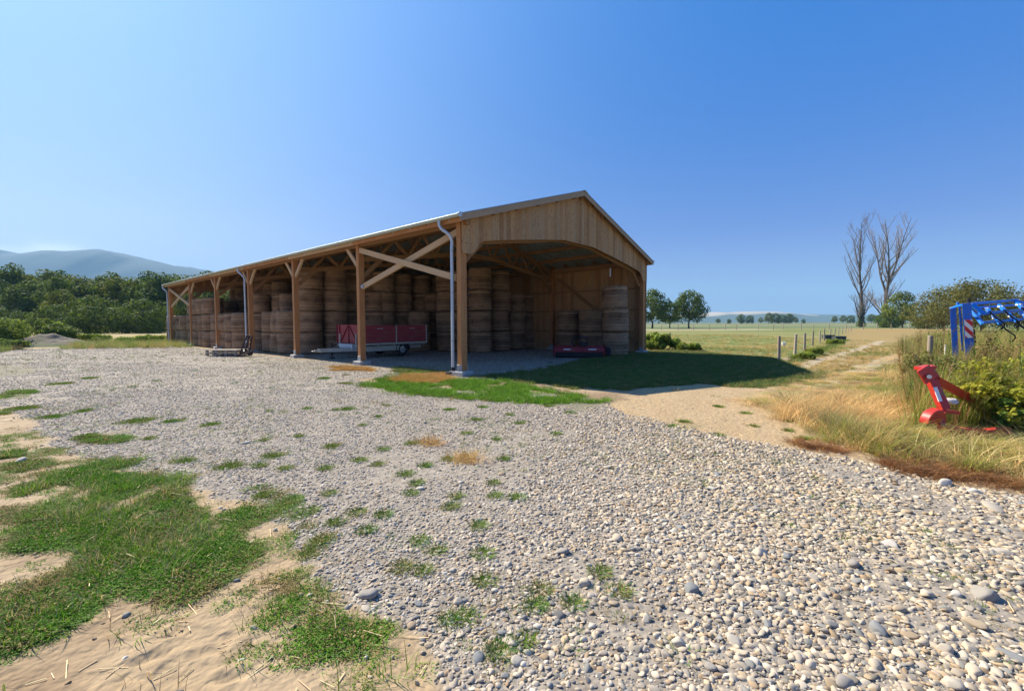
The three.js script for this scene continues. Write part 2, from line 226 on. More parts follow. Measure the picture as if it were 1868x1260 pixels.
// farmland out to the horizon
{
  const S = 700, t = tex(1024, 1024, (i, j) => {
    const x = (i / 1024 - 0.5) * 2 * S, d = j / 1024 * 2 * S - 200, n = fbm(x * 0.03, d * 0.08, 3, 81), m = fbm(x * 0.25, d * 0.4, 2, 82);
    let c = mix3([0.16, 0.21, 0.035], [0.28, 0.25, 0.065], sstep(0.3, 0.75, n));
    if (x < -12) c = mix3([0.44, 0.32, 0.14], [0.38, 0.29, 0.1], m);
    if (x > 0.755 * d - 1 && x < 1.0 * d && d < 150) c = mix3([0.40, 0.275, 0.09], [0.33, 0.225, 0.065], m);
    if (x > 10 && d > 112 + n * 5 && x < 400) { const k = (d - 112) / 26; c = Math.floor(k) % 6 === 4 ? [0.45, 0.36, 0.2] : mix3([0.12, 0.17, 0.045], [0.19, 0.22, 0.07], m); }
    if (x > -5 && x < 60 && d > 96 && d < 110) c = mix3([0.42, 0.34, 0.2], [0.5, 0.42, 0.28], m);
    if (d > 420) c = mix3([0.12, 0.15, 0.05], [0.2, 0.2, 0.08], n);
    const f = 0.65 + 0.23 * m; return c.map((v) => v * f);
  }, true, false);
  const g = new THREE.PlaneGeometry(2 * S, 2 * S, 1, 1).rotateX(-Math.PI / 2).translate(0, -0.06, -S + 200), p = g.attributes.position, uv = g.attributes.uv;
  for (let i = 0; i < 4; i++) uv.setXY(i, p.getX(i) / (2 * S) + 0.5, (-p.getZ(i) + 200) / (2 * S));
  const m = top('farmland', g, new THREE.MeshStandardMaterial({ map: t, roughness: 1 }), 'flat dry and green fields reaching to the hills', 'field', null, 'structure');
  const pl = top('plain', new THREE.PlaneGeometry(11000, 9000).rotateX(-Math.PI / 2).translate(0, -0.5, -3500), M(0.12, 0.15, 0.06), 'far plain below the hills', 'plain', null, 'structure');
}
// ---------------------------------------------------------------- hills in the haze
{
  function ridge(name, label, pts, depth, back, color, amp, seed) {
    const q = pts.map(([x, y]) => P(x, y, depth)), g = [], col = [], idx = [], N = 160, R = 14;
    for (let i = 0; i <= N; i++) {
      const X = lerp(q[0].x, q[q.length - 1].x, i / N); let k = 0; while (k < q.length - 2 && q[k + 1].x < X) k++;
      const t = clamp((X - q[k].x) / (q[k + 1].x - q[k].x)), st = t * t * (3 - 2 * t), y = lerp(q[k].y, q[k + 1].y, lerp(t, st, 0.6));
      for (let r = 0; r <= R; r++) {
        const f = r / R, prof = f < 0.6 ? Math.sin(f / 0.6 * Math.PI / 2) ** 1.1 : Math.cos((f - 0.6) / 0.4 * Math.PI / 2), nn = fbm(X / (back * 0.5) + seed, f * 5, 4, seed) - 0.5;
        const top_ = f > 0.55 && f < 0.65, h = Math.max(-1, y * prof * (1 + (top_ ? 0.012 : amp) * nn * 2)) + (top_ ? 6 * (noise(X / 40, 3, seed) - 0.5) : 0);
        g.push(X + (top_ ? 0 : nn * back * 0.2), h, -depth - (f - 0.6) * back); const c = color(X, h / Math.max(1, y), nn); col.push(...c);
      }
    }
    for (let i = 0; i < N; i++) for (let r = 0; r < R; r++) { const a = i * (R + 1) + r, b = a + R + 1; idx.push(a, b, b + 1, a, b + 1, a + 1); }
    const ge = new THREE.BufferGeometry(); ge.setAttribute('position', new THREE.Float32BufferAttribute(g, 3)); ge.setAttribute('color', new THREE.Float32BufferAttribute(col, 3)); ge.setIndex(idx); ge.computeVertexNormals();
    top(name, ge, new THREE.MeshStandardMaterial({ vertexColors: true, roughness: 1, side: THREE.DoubleSide }), label, 'hill', null, 'structure');
  }
  const hazeBlueForest = (x, f, n) => [0.014 + 0.012 * n, 0.034 + 0.018 * n, 0.055 + 0.01 * n];  // forest green pushed toward blue: distance haze painted into the colour
  ridge('mountain', 'long blue hazy mountain ridge behind the wood at far left', [[-700, 470], [-400, 462], [-150, 456], [0, 455], [15, 458], [30, 464], [80, 465], [135, 461], [212, 461], [235, 464], [262, 470], [285, 481], [315, 483], [330, 488], [420, 505], [560, 545], [760, 585]], 3600, 1800, hazeBlueForest, 0.25, 3);
  ridge('distant_mountain', 'paler farther ridge falling away behind the left mountain', [[200, 500], [300, 486], [350, 487], [385, 494], [500, 530], [700, 580]], 4600, 1200, hazeBlueForest, 0.2, 5);
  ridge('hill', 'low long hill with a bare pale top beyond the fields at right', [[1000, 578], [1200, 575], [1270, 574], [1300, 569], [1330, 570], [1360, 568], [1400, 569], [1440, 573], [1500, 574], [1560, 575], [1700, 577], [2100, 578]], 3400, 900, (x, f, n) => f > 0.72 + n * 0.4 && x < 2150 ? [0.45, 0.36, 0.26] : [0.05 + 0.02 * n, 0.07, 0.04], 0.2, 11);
}
// ---------------------------------------------------------------- wood, hay, metal
function woodTex(base, dark, knots, seed, grey = 0) {
  const w = 512, h = 1024, ks = []; const r = rnd0(seed);
  for (let k = 0; k < knots; k++) ks.push([r() * w, r() * h, 5 + r() * 8, r()]);
  return tex(w, h, (i, j) => {
    let dx = 0, kn = 0;
    for (const [kx, ky, kr, q] of ks) { let ex = Math.abs(i - kx), ey = Math.abs(j - ky); if (ex > w / 2) ex = w - ex; if (ey > h / 2) ey = h - ey; if (ex > 70 || ey > 110) continue; const e = Math.hypot(ex, ey * 0.62); kn = Math.max(kn, sstep(kr, kr * 0.5, e) * (0.5 + 0.5 * q)); dx += 20 * Math.exp(-((ex / 22) ** 2) - ((ey / 40) ** 2)) * Math.sign(i - kx); }
    const x = (i + dx) / w, y = j / h;
    const ring = 0.5 + 0.5 * Math.sin((pn(x * 6, y * 3, 6, 3, seed) * 5 + pn(x * 16, y * 2, 16, 2, seed + 1) * 3) * 6.28), fib = pn(x * 120, y * 8, 120, 8, seed + 2), bl = pn(x * 4, y * 3, 4, 3, seed + 3);
    const t = clamp(0.3 * ring + 0.3 * fib + 0.35 * bl), c = mix3(base, dark, t), k = mix3(c, [0.13, 0.055, 0.022], kn * 0.85);
    return mix3(k, [0.3, 0.27, 0.24], grey * bl);
  });
}
const wm = (base, dark, knots, seed, grey, o) => new THREE.MeshStandardMaterial({ map: woodTex(base, dark, knots, seed, grey), roughness: 0.8, ...o });
const glulam = wm([0.57, 0.265, 0.095], [0.38, 0.15, 0.045], 14, 11);
const paleWood = wm([0.64, 0.43, 0.23], [0.49, 0.29, 0.135], 12, 12);
const roofWood = wm([0.38, 0.195, 0.075], [0.26, 0.12, 0.045], 10, 13);
const boardMats = [wm([0.51, 0.315, 0.15], [0.33, 0.18, 0.075], 80, 14), wm([0.55, 0.355, 0.18], [0.38, 0.22, 0.10], 66, 15), wm([0.42, 0.25, 0.115], [0.27, 0.14, 0.058], 96, 16), wm([0.51, 0.345, 0.185], [0.34, 0.21, 0.105], 76, 17, 0.15)];
for (const m of boardMats) m.color.setRGB(1.1, 0.98, 0.84);
const fasciaWood = wm([0.46, 0.32, 0.2], [0.36, 0.24, 0.14], 10, 18, 0.25);
const zinc = M(0.52, 0.57, 0.62, { metalness: 0.35, roughness: 0.45 });
const gutterMetal = M(0.42, 0.49, 0.46, { metalness: 0.3, roughness: 0.5 });
const steelRoof = M(0.36, 0.4, 0.375, { metalness: 0.3, roughness: 0.5 });
const concrete = (() => { const t = tex(256, 256, (i, j) => { const n = pn(i / 8, j / 8, 32, 32, 3) * 0.4 + pn(i / 32, j / 32, 8, 8, 4) * 0.6; return mix3([0.36, 0.34, 0.3], [0.5, 0.48, 0.44], n); }); return new THREE.MeshStandardMaterial({ map: t, roughness: 0.95 }); })();
const darkSteel = M(0.03, 0.03, 0.035, { roughness: 0.6, metalness: 0.4 });
const galv = M(0.4, 0.41, 0.42, { metalness: 0.6, roughness: 0.5 });

// ---------------------------------------------------------------- the barn
const barn = thing('hay_barn', V(BX, 0, BZ), 'long open timber hay barn with boarded gable and metal roof', 'barn');
barn.rotation.y = Math.atan2(-UZ, UX);
const roofY = (v) => HE + 0.02 + SLOPE * Math.min(v, WB - v);   // underside of the roofing at v
const under = (v) => { const q = Math.min(v, WB - v); return q < 0.33 ? 3.8 : q < 0.68 ? lerp(3.8, 4.24, (q - 0.33) / 0.35) : q < 5.4 ? lerp(4.24, 4.94, ((q - 0.68) / 4.72) ** 0.85) : 4.94; };
const bp = (u, y, v) => V(u, y, v);
{
  const R = rnd0(5);
  const footGeo = box(0.52, 0.2, 0.52, 0, 0.05, 0, 0.03);
  for (let side = 0; side < 2; side++) for (let n = 0; n <= NB; n++) {
    const v = side ? WB : 0, u = n * BAY, p = part(barn, 'post', beam(bp(u, 0.1, v), bp(u, 4.92, v), 0.19, 0.24, V(1, 0, 0)), glulam);
    const f = part(p, 'footing', footGeo, concrete); f.position.set(u, 0, v); f.rotation.y = (R() - 0.5) * 0.2;
    const sh = part(p, 'post_shoe', mergeGeometries([box(0.22, 0.22, 0.012, u, 0.24, v + 0.127), box(0.22, 0.22, 0.012, u, 0.24, v - 0.127)]), galv);
    if (!side && n < 2) for (const [y, s] of [[3.02, -1], [2.72, -1], [2.5, 1], [2.12, -1], [1.85, 1]]) part(p, 'step_iron', rod(bp(u - 0.05, y, v + 0.12), bp(u - 0.12, y + 0.02, v + 0.27), 0.018, 6), darkSteel);
    if (!side) {
      if (n === 1 || n === 5) part(p, 'brace_plate', box(0.2, 0.14, 0.02, u + (n === 1 ? -0.2 : 0.2) * 1.0, 3.1, v - 0.06), galv);
      // knee braces along the eave
      for (const s of [-1, 1]) { const blocked = (n === 0) || (n === NB) || (n === 1 && s < 0) || (n === NB - 1 && s > 0); if (!blocked) part(p, 'knee_brace', beam(bp(u + s * 0.12, 3.92, v - 0.02), bp(u + s * 0.95, 4.72, v - 0.02), 0.08, 0.16, V(0, 0, 1)), paleWood); }
    }
  }
  // eave beams, fascia, purlins
  for (const [v, s] of [[0, -1], [WB, 1]]) {
    for (let n = 0; n < NB; n++) part(barn, 'eave_beam', beam(bp(n * BAY + (n ? 0.002 : -0.32), 4.8, v + s * 0.0), bp((n + 1) * BAY - 0.002 + (n === NB - 1 ? 0.3 : 0), 4.8, v), 0.14, 0.28, V(0, 0, 1)), roofWood);
    for (let n = 0; n < NB; n++) part(barn, 'fascia_board', beam(bp(n * BAY + (n ? 0.003 : -0.36), roofY(0) - 0.2, v + s * 0.30), bp((n + 1) * BAY - 0.003 + (n === NB - 1 ? 0.34 : 0), roofY(0) - 0.2, v + s * 0.30), 0.045, 0.22, V(0, 0, 1)), n % 2 ? paleWood : glulam);
    for (let u = -0.2; u < NB * BAY + 0.3; u += 0.98) part(barn, 'rafter_tail', beam(bp(u, roofY(0.5) - 0.09, v - s * 0.5), bp(u, roofY(0) - 0.16, v + s * 0.27), 0.06, 0.11, V(1, 0, 0)), roofWood);
  }
  for (let k = 1; k <= 5; k++) for (const m of [0, 1]) { const v0 = k * 1.2, v = m ? WB - v0 : v0; for (let n = 0; n < NB; n++) part(barn, 'purlin', beam(bp(n * BAY + 0.002 - (n ? 0 : 0.3), roofY(v) - 0.13, v), bp((n + 1) * BAY - 0.002, roofY(v) - 0.13, v), 0.08, 0.2, V(0, 0, 1)), roofWood); }
  part(barn, 'ridge_beam', beam(bp(-0.3, HR - 0.16, WB / 2), bp(NB * BAY + 0.3, HR - 0.16, WB / 2), 0.1, 0.26, V(0, 0, 1)), roofWood);
  // trusses
  for (let n = 0; n <= NB; n++) {
    const u = n * BAY + (n === 0 ? 0.12 : 0), T = part(barn, 'truss', mergeGeometries([
      beam(bp(u, roofY(0.1) - 0.34, 0.1), bp(u, roofY(WB / 2) - 0.36, WB / 2 - 0.05), 0.1, 0.2, V(1, 0, 0)), beam(bp(u, roofY(0.1) - 0.34, WB - 0.1), bp(u, roofY(WB / 2) - 0.36, WB / 2 + 0.05), 0.1, 0.2, V(1, 0, 0)),
      beam(bp(u + 0.003, 4.2, 0.1), bp(u + 0.003, 5.0, 5.4), 0.1, 0.2, V(1, 0, 0)), beam(bp(u - 0.003, 5.0, 5.35), bp(u - 0.003, 5.0, WB - 5.35), 0.1, 0.2, V(1, 0, 0)), beam(bp(u + 0.003, 4.2, WB - 0.1), bp(u + 0.003, 5.0, WB - 5.4), 0.1, 0.2, V(1, 0, 0))]), roofWood);
    for (const m of [0, 1]) {
      const f = (v) => m ? WB - v : v, lo = (v) => 4.2 + 0.8 * Math.min(1, v / 5.4), hi = (v) => roofY(v) - 0.34;
      part(T, 'knee_brace', beam(bp(u, 3.55, f(0.15)), bp(u, lo(1.0), f(1.05)), 0.09, 0.16, V(1, 0, 0)), roofWood);
      const s = [0.8, 1.6, 2.3, 3.1, 3.8, 4.6, 5.4, 6.3];
      for (let k = 0; k + 1 < s.length; k++) part(T, 'web', beam(bp(u + 0.0, k % 2 ? hi(s[k]) : lo(s[k]), f(s[k])), bp(u, k % 2 ? lo(s[k + 1]) : hi(s[k + 1]), f(s[k + 1])), 0.07, 0.12, V(1, 0, 0)), roofWood);
    }
  }
  // crossed wind braces in the first and last bays of the open side
  for (const [u0, u1, m1, m2] of [[0.14, BAY - 0.14, paleWood, paleWood], [5 * BAY + 0.14, 6 * BAY - 0.14, paleWood, paleWood]]) {
    part(barn, 'wind_brace', beam(bp(u0, 3.06, -0.08), bp(u1, 4.52, -0.08), 0.075, 0.2, V(0, 0, 1)), m1);
    part(barn, 'wind_brace', beam(bp(u0, 4.5, 0.0), bp(u1, 3.08, 0.0), 0.075, 0.2, V(0, 0, 1)), m2);
  }
  // boards: gables and the closed long side
  const board = (a0, a1, lo0, lo1, hi0, hi1, at, th, dir) => {   // vertical board from a0 to a1, sloped at both ends; dir 0: across the gable, 1: along the side
    const g = new THREE.BoxGeometry(1, 1, th), p = g.attributes.position, n = g.attributes.normal, uv = g.attributes.uv, ou = R() * 3, ov = R() * 3;
    for (let i = 0; i < p.count; i++) {
      const r = p.getX(i) > 0, t = p.getY(i) > 0, a = r ? a1 : a0, y = t ? (r ? hi1 : hi0) : (r ? lo1 : lo0), w = p.getZ(i) + at;
      uv.setXY(i, a + ou, y / 2 + ov);
      if (dir) p.setXYZ(i, a, y, w); else p.setXYZ(i, w, y, a);
    }
    if (!dir) { const ix = g.index.array; for (let i = 0; i < ix.length; i += 3) { const q = ix[i]; ix[i] = ix[i + 1]; ix[i + 1] = q; } }
    g.computeVertexNormals(); return g;
  };
  for (const [ug, vis] of [[-0.165, 1], [NB * BAY + 0.165, 0]]) for (let v = -0.13; v < WB + 0.13 - 0.05;) {
    const w = Math.min(0.17 + R() * 0.05, WB + 0.13 - v), a = v, b = v + w - 0.006, d = (R() - 0.5) * 0.008;
    const lo = (x) => (!vis && v > 4.4 ? 0.12 : under(clamp(x, 0, WB))) + (R() - 0.5) * 0.004;  // far gable: lower boards added to shut light out of the interior
    const l0 = lo(a), l1 = lo(b);
    part(barn, 'gable_board', board(a, b, l0, l1, roofY(clamp(a, 0, WB)) + 0.015 - 0.02, roofY(clamp(b, 0, WB)) - 0.005, ug + d, 0.024, 0), boardMats[Math.floor(R() * 4)]);
    v += w;
  }
  for (let u = -0.12; u < NB * BAY + 0.1;) { const w = 0.2 + R() * 0.06; part(barn, 'wall_board', board(u, u + w - 0.007, 0.0 + R() * 0.02, 0.0 + R() * 0.02, 4.98, 4.98, WB + 0.2 + (R() - 0.5) * 0.01, 0.022, 1), boardMats[Math.floor(R() * 4)]); u += w; }
  for (const y of [1.15, 2.35, 3.5]) for (let n = 0; n < NB; n++) part(barn, 'wall_rail', beam(bp(n * BAY + 0.14, y, WB + 0.11), bp((n + 1) * BAY - 0.14, y, WB + 0.11), 0.13, 0.07, V(0, 0, 1)), roofWood);
  part(barn, 'wind_brace', beam(bp(5.5, 4.3, WB + 0.0), bp(0.3, 0.5, WB + 0.0), 0.07, 0.15, V(0, 0, 1)), roofWood);
  // barge boards along both gables' rakes
  for (const ug of [-0.40, NB * BAY + 0.40]) for (const m of [0, 1]) { const f = (v) => m ? WB - v : v; part(barn, 'barge_board', beam(bp(ug, roofY(0) - SLOPE * 0.42 - 0.085, f(-0.42)), bp(ug, roofY(WB / 2) - 0.085, f(WB / 2 - 0.002)), 0.03, 0.21, V(1, 0, 0)), fasciaWood); }
  for (const m of [0, 1]) for (let v = 0.5; v < 6.4; v += 1.0) { const f = m ? WB - v : v; part(barn, 'lookout', beam(bp(-0.38, roofY(v) - 0.07, f), bp(-0.18, roofY(v) - 0.07, f), 0.06, 0.09, V(0, 0, 1)), roofWood); }
  // ribbed roof sheets
  const len = Math.hypot(WB / 2 + 0.36, SLOPE * (WB / 2 + 0.36)), prof = [];
  for (let k = 0; k < 4; k++) for (const [x, y] of [[0, 0], [0.155, 0], [0.18, 0.04], [0.225, 0.04]]) prof.push([k * 0.25 + x, y]);
  prof.push([1.0, 0]);
  const shp = new THREE.Shape(); prof.forEach(([x, y], i) => i ? shp.lineTo(x, y + 0.005) : shp.moveTo(x, y + 0.005)); for (let i = prof.length - 1; i >= 0; i--) shp.lineTo(prof[i][0], prof[i][1]);
  const sg = new THREE.ExtrudeGeometry(shp, { depth: len, bevelEnabled: false });
  for (const m of [0, 1]) for (let k = 0; k < 36; k++) {
    const s = part(barn, 'roof_sheet', sg, steelRoof), a = Math.atan(SLOPE);
    const L = NB * BAY + 0.86, wd = L / 36; s.scale.x = wd;
    if (!m) { s.position.set(-0.43 + k * wd, roofY(0) - SLOPE * 0.36, -0.36); s.rotation.x = -a; } else { s.position.set(-0.43 + (k + 1) * wd, roofY(0) - SLOPE * 0.36, WB + 0.36); s.rotation.set(0, Math.PI, 0); s.rotation.order = 'YXZ'; s.rotation.x = -a; }
  }
  part(barn, 'ridge_cap', mergeGeometries([0, 1].map((m) => { const f = (v) => m ? WB - v : v; return beam(bp(-0.44, HR + 0.05 - 0.035, f(WB / 2 - 0.125)), bp(NB * BAY + 0.44, HR + 0.05 - 0.035, f(WB / 2 - 0.125)), 0.26, 0.006, V(0, SLOPE, m ? -1 : 1)); })), steelRoof);
  // gutters and downpipes
  for (const [v, s] of [[-0.42, 1], [WB + 0.42, -1]]) {
    const gs = new THREE.Shape(); gs.absarc(0, 0, 0.075, Math.PI, 2 * Math.PI, false); gs.absarc(0, 0, 0.068, 2 * Math.PI, Math.PI, true);
    const gg = new THREE.ExtrudeGeometry(gs, { depth: NB * BAY + 0.84, bevelEnabled: false, curveSegments: 8 });
    const gut = part(barn, 'gutter', gg.rotateY(Math.PI / 2).translate(-0.42, roofY(0) - SLOPE * 0.36 - 0.01, v), gutterMetal);
    part(gut, 'gutter_bead', rod(bp(-0.42, roofY(0) - SLOPE * 0.36 - 0.008, v - s * 0.077), bp(NB * BAY + 0.42, roofY(0) - SLOPE * 0.36 - 0.008, v - s * 0.077), 0.012, 6), zinc);
    part(gut, 'end_cap', new THREE.CylinderGeometry(0.077, 0.077, 0.006, 16).rotateZ(Math.PI / 2).translate(-0.425, roofY(0) - SLOPE * 0.36 - 0.015, v), zinc);
    if (s > 0) for (let u = 0.2; u < NB * BAY; u += 0.98) part(gut, 'gutter_bracket', box(0.02, 0.13, 0.03, u, roofY(0) - SLOPE * 0.36 - 0.06, v + 0.095, 0.004), zinc);
  }
  for (const n of [0, 3, 6]) {
    const u = n * BAY + (n === 6 ? 0.16 : 0.22), v = -0.2, y1 = roofY(0) - SLOPE * 0.36 - 0.08;
    const dp = part(barn, 'downpipe', tube([bp(u + 0.32, y1, -0.42), bp(u + 0.32, y1 - 0.14, -0.42), bp(u + 0.24, y1 - 0.26, -0.38), bp(u + 0.05, y1 - 0.42, -0.28), bp(u, y1 - 0.58, v), bp(u, y1 - 0.9, v), bp(u, 2.5, v), bp(u, 1.2, v), bp(u, 0.25, v)], 0.05, 12, 60), zinc);
    part(dp, 'pipe_shoe', tube([bp(u, 0.27, v), bp(u, 0.14, v), bp(u + 0.06, 0.08, v - 0.06), bp(u + 0.17, 0.06, v - 0.14)], 0.058, 10), n ? zinc : darkSteel);
    for (const y of [1.1, 2.6, 3.9]) part(dp, 'pipe_clip', new THREE.CylinderGeometry(0.057, 0.057, 0.03, 14).translate(u, y, v), galv);
  }
}
// a narrow white lamp hanging under the gable and the tube lamp at the far end
{
  const l = thing('hanging_lamp', bw(0.6, 4.15, 10.6), 'small white tube lamp hanging upright under the right half of the gable', 'lamp');
  part(l, 'housing', box(0.06, 0.42, 0.05, 0, 0, 0, 0.01), M(0.75, 0.75, 0.72, { roughness: 0.5 })); part(l, 'cord', rod(V(0, 0.21, 0), V(0, 0.75, 0), 0.006, 5), darkSteel);
}

// ---------------------------------------------------------------- hay bales
const hayMats = [0, 1, 2].map((s) => new THREE.MeshStandardMaterial({ roughness: 0.95, color: C(1.2, 1.13, 1.1), map: tex(512, 512, (i, j) => {
  const y = j / 512, x = i / 512, f1 = pn(x * 14, y * 90, 14, 90, 100 + s), f2 = pn(x * 40, y * 200, 40, 200, 103 + s), b = pn(x * 6, y * 5, 6, 5, 106 + s);
  let band = 0; for (const [c, w, a] of [[[0.24, 0.02, 0.5], [0.30, 0.012, -0.5], [0.34, 0.018, 0.4], [0.75, 0.02, -0.4], [0.8, 0.015, 0.5]], [[0.2, 0.02, -0.5], [0.25, 0.02, 0.5], [0.6, 0.02, -0.3], [0.66, 0.015, 0.5], [0.7, 0.012, -0.4]], [[0.3, 0.025, 0.4], [0.52, 0.012, -0.4], [0.56, 0.014, 0.4], [0.78, 0.02, -0.5], [0.86, 0.02, 0.5]]][s]) band += a * Math.exp(-(((y + 0.01 * (b - 0.5) - c) / w) ** 2));
  const belly = Math.exp(-(((y - [0.52, 0.43, 0.66][s]) / 0.13) ** 2)) * 0.3; const t = clamp(0.22 - belly + 0.3 * f1 + 0.25 * f2 + 0.3 * (b - 0.5) + 0.62 * band); return mix3([0.085, 0.047, 0.023], [0.48, 0.31, 0.17], t);
}) }));
const BH = 1.17;
function baleGeo(seed) {
  const prof = [], n = 22; for (let k = 0; k <= n; k++) { const t = k / n, e = Math.min(t, 1 - t), r = 0.615 + 0.035 * Math.sin(Math.PI * t) + (e < 0.06 ? -0.07 * (1 - e / 0.06) ** 2 : 0) + 0.012 * Math.sin(t * 37 + seed * 2) * sstep(0, 0.1, e) + (e > 0.03 && e < 0.1 ? 0.022 : 0); prof.push(new THREE.Vector2(r, t * BH)); }
  prof.unshift(new THREE.Vector2(0.4, -0.01), new THREE.Vector2(0.001, 0)); prof[0].set(0.001, 0.0); prof[1].set(0.4, 0.0);
  prof.push(new THREE.Vector2(0.35, BH + 0.015), new THREE.Vector2(0.001, BH + 0.02));
  const g = new THREE.LatheGeometry(prof, 36), p = g.attributes.position, uv = g.attributes.uv;
  for (let i = 0; i < p.count; i++) {
    const x = p.getX(i), y = p.getY(i), z = p.getZ(i), a = Math.atan2(z, x), r = Math.hypot(x, z), k = 1 + 0.085 * (pn(a / 6.2832 * 7 + 7, y * 2.2 + seed * 5, 7, 97, seed) - 0.5) + 0.035 * (pn(a / 6.2832 * 22 + 22, y * 9 + seed * 5, 22, 97, seed + 7) - 0.5);
    const sh = (y / BH) ** 2; p.setXYZ(i, x * k + (hash2(seed, 1, 3) - 0.5) * 0.12 * sh, y, z * k + (hash2(seed, 2, 3) - 0.5) * 0.12 * sh); uv.setXY(i, r > 0.45 ? a / 6.2832 * 2 : x * 1.2, r > 0.45 ? y / BH * 0.96 + 0.02 : z * 1.2);
  }
  g.computeVertexNormals(); return g;
}
const baleGeos = [1, 2, 3, 4, 5].map(baleGeo), loose = [];
{ // frayed straw sticking out round the ends
  const R = rnd0(91); for (let k = 0; k < 2; k++) { const gs = []; for (let i = 0; i < 420; i++) { const a = R() * 6.283, y = R() < 0.75 ? (R() < 0.5 ? 0.02 + R() * 0.1 : BH - R() * 0.12) : R() * BH, l = 0.04 + R() * 0.09, g = new THREE.PlaneGeometry(0.01, l).translate(0, l / 2, 0).rotateZ((R() - 0.5) * 2.4).rotateX(0.3 + R() * 1.6).rotateY(a); g.translate(Math.sin(a) * 0.62, y, Math.cos(a) * 0.62); gs.push(g); } loose.push(mergeGeometries(gs)); }
}
const strawMat = M(0.55, 0.42, 0.25, { side: THREE.DoubleSide });
{
  const R = rnd0(77), proto = {};
  const levelName = { 1: ['only'], 2: ['bottom', 'top'], 3: ['bottom', 'middle', 'top'], 4: ['bottom', 'second', 'third', 'top'] };
  const bale = (pos, label, group, tilt = 0.035) => {
    const k = Math.floor(R() * 15); let b;
    if (!proto[k]) { b = thing('hay_bale', pos, label, 'hay bale', group); part(b, 'bale_body', baleGeos[k % 5], hayMats[Math.floor(k / 5)]); part(b, 'loose_straw', loose[k % 2], strawMat).userData.kind = 'stuff'; proto[k] = b; }
    else { b = proto[k].clone(); b.name = numbered('hay_bale'); b.position.copy(pos); scene.add(b); b.userData = { label, category: 'hay bale', group }; }
    b.rotation.set((R() - 0.5) * tilt * 2, R() * 6.28, (R() - 0.5) * tilt * 2); b.scale.set(1 + (R() - 0.5) * 0.1, 1 - R() * 0.035, 1 + (R() - 0.5) * 0.1); return b;
  };
  const stack = (px, v, n, where, group, asDepth) => {   // px: column in the photograph; v: metres in from the open side, or the distance
    const d = ray(px, 600), k = d.x / -d.z; let q;
    if (asDepth) q = V(k * v, 0, -v);
    else { const u = ((BX + v * VX) - k * -(BZ + v * VZ)) / (k * -UZ - UX); q = bw(u, 0, v); }
    for (let l = 0; l < n; l++) bale(V(q.x + (R() - 0.5) * 0.09, l * BH + 0.01, q.z + (R() - 0.5) * 0.09), n === 1 ? 'single round hay bale ' + where : levelName[n][l] + ' bale of the stack ' + where, group);
  };
  const g6 = 'hay bales in the farthest bay', g5 = 'hay bales stacked three high in the fifth bay', g4 = 'hay bales in the fourth bay behind the pallet', g3 = 'hay bales in the third bay', g2 = 'hay bales in the second bay', g1 = 'hay bales in the first bay', gr = 'hay bales by the boarded right wall';
  const ord = ['leftmost', 'second from left', 'third from left', 'rightmost'];
  [320, 328, 336, 345].forEach((x, i) => stack(x, 0.6, 2, ord[i] + ' in the farthest bay, two high', g6));
  [359, 368, 378, 388].forEach((x, i) => stack(x, 0.6, 3, ord[i] + ' at the front of the fifth bay', g5));
  [405, 418, 430, 443].forEach((x, i) => stack(x, 0.65, 2, ord[i] + ' at the front behind the pallet', g4));
  [[404, 2.7, 3], [421, 3.2, 3], [436, 3.9, 4], [448, 4.2, 4]].forEach(([x, v, n], i) => stack(x, v, n, ord[i] + ' in the shaded second row behind the pallet', g4));
  stack(475, 1.5, 3, 'just right of the middle downpipe', g3);
  [[500, 1.2, 2], [514, 1.15, 2], [528, 1.1, 2]].forEach(([x, v, n], i) => stack(x, v, n, ['left', 'middle', 'right'][i] +  ' at the front of the third bay', g3));
  [[502, 2.7, 3], [517, 2.6, 3], [532, 2.5, 3]].forEach(([x, v, n], i) => stack(x, v, n, ['left', 'middle', 'right'][i] + ' in the second row of the third bay', g3));
  [[484, 4.0, 4], [499, 4.2, 4], [516, 4.0, 4]].forEach(([x, v, n], i) => stack(x, v, n, ['left', 'middle', 'right'][i] + ' in the third row of the third bay', g3));
  stack(566, 24.6, 4, 'just right of the post left of the red trailer', g2, true);
  stack(613, 25.4, 4, 'directly behind the headboard of the red trailer', g2, true);
  stack(645, 27.0, 4, 'showing past the post behind the red trailer', g2, true);
  stack(588, 27.2, 4, 'set back between two tall stacks left of the trailer', g2, true);
  stack(688, 26.4, 3, 'just right of the post in front of the trailer', g2, true);
  stack(718, 30.0, 2, 'in the dark behind the trailer middle', g2, true);
  stack(764, 26.8, 2, 'behind the right end of the red trailer', g1, true);
  stack(791, 28.3, 3, 'right behind the end of the trailer', g1, true);
  stack(817, 26.3, 4, 'just left of the near downpipe', g1, true);
  stack(846, 26.0, 4, 'hidden behind the near corner post', g1, true);
  stack(876, 25.2, 4, 'just right of the near corner post', g1, true);
  stack(911, 26.6, 4, 'second right of the near corner post', g1, true);
  stack(940, 28.0, 3, 'third right of the near corner post', g1, true);
  stack(963, 29.4, 3, 'fourth right of the near corner post', g1, true);
  stack(1035, 26.2, 2, 'leaning behind the left end of the red mower', gr, true);
  stack(1077, 24.9, 2, 'behind the right end of the red mower', gr, true);
  stack(1122, 22.7, 3, 'standing by the right end of the boarded wall', gr, true);
  for (let u = 12.9; u < 22; u += 1.36) for (let v = 5.6; v < 12.4; v += 1.36) { if (u > 16 && v > 7.5) continue; const n = u < 14 || v < 6 ? 4 : 4; if (u > 14.6 && v > 7.4) continue; const q = bw(u + (R() - 0.5) * 0.1, 0, v + (R() - 0.5) * 0.1); for (let l = 0; l < n; l++) bale(V(q.x, l * BH + 0.01, q.z), 'round hay bale among the dark rear stacks deep inside the barn', 'hay bales stacked deep inside the barn'); }
}
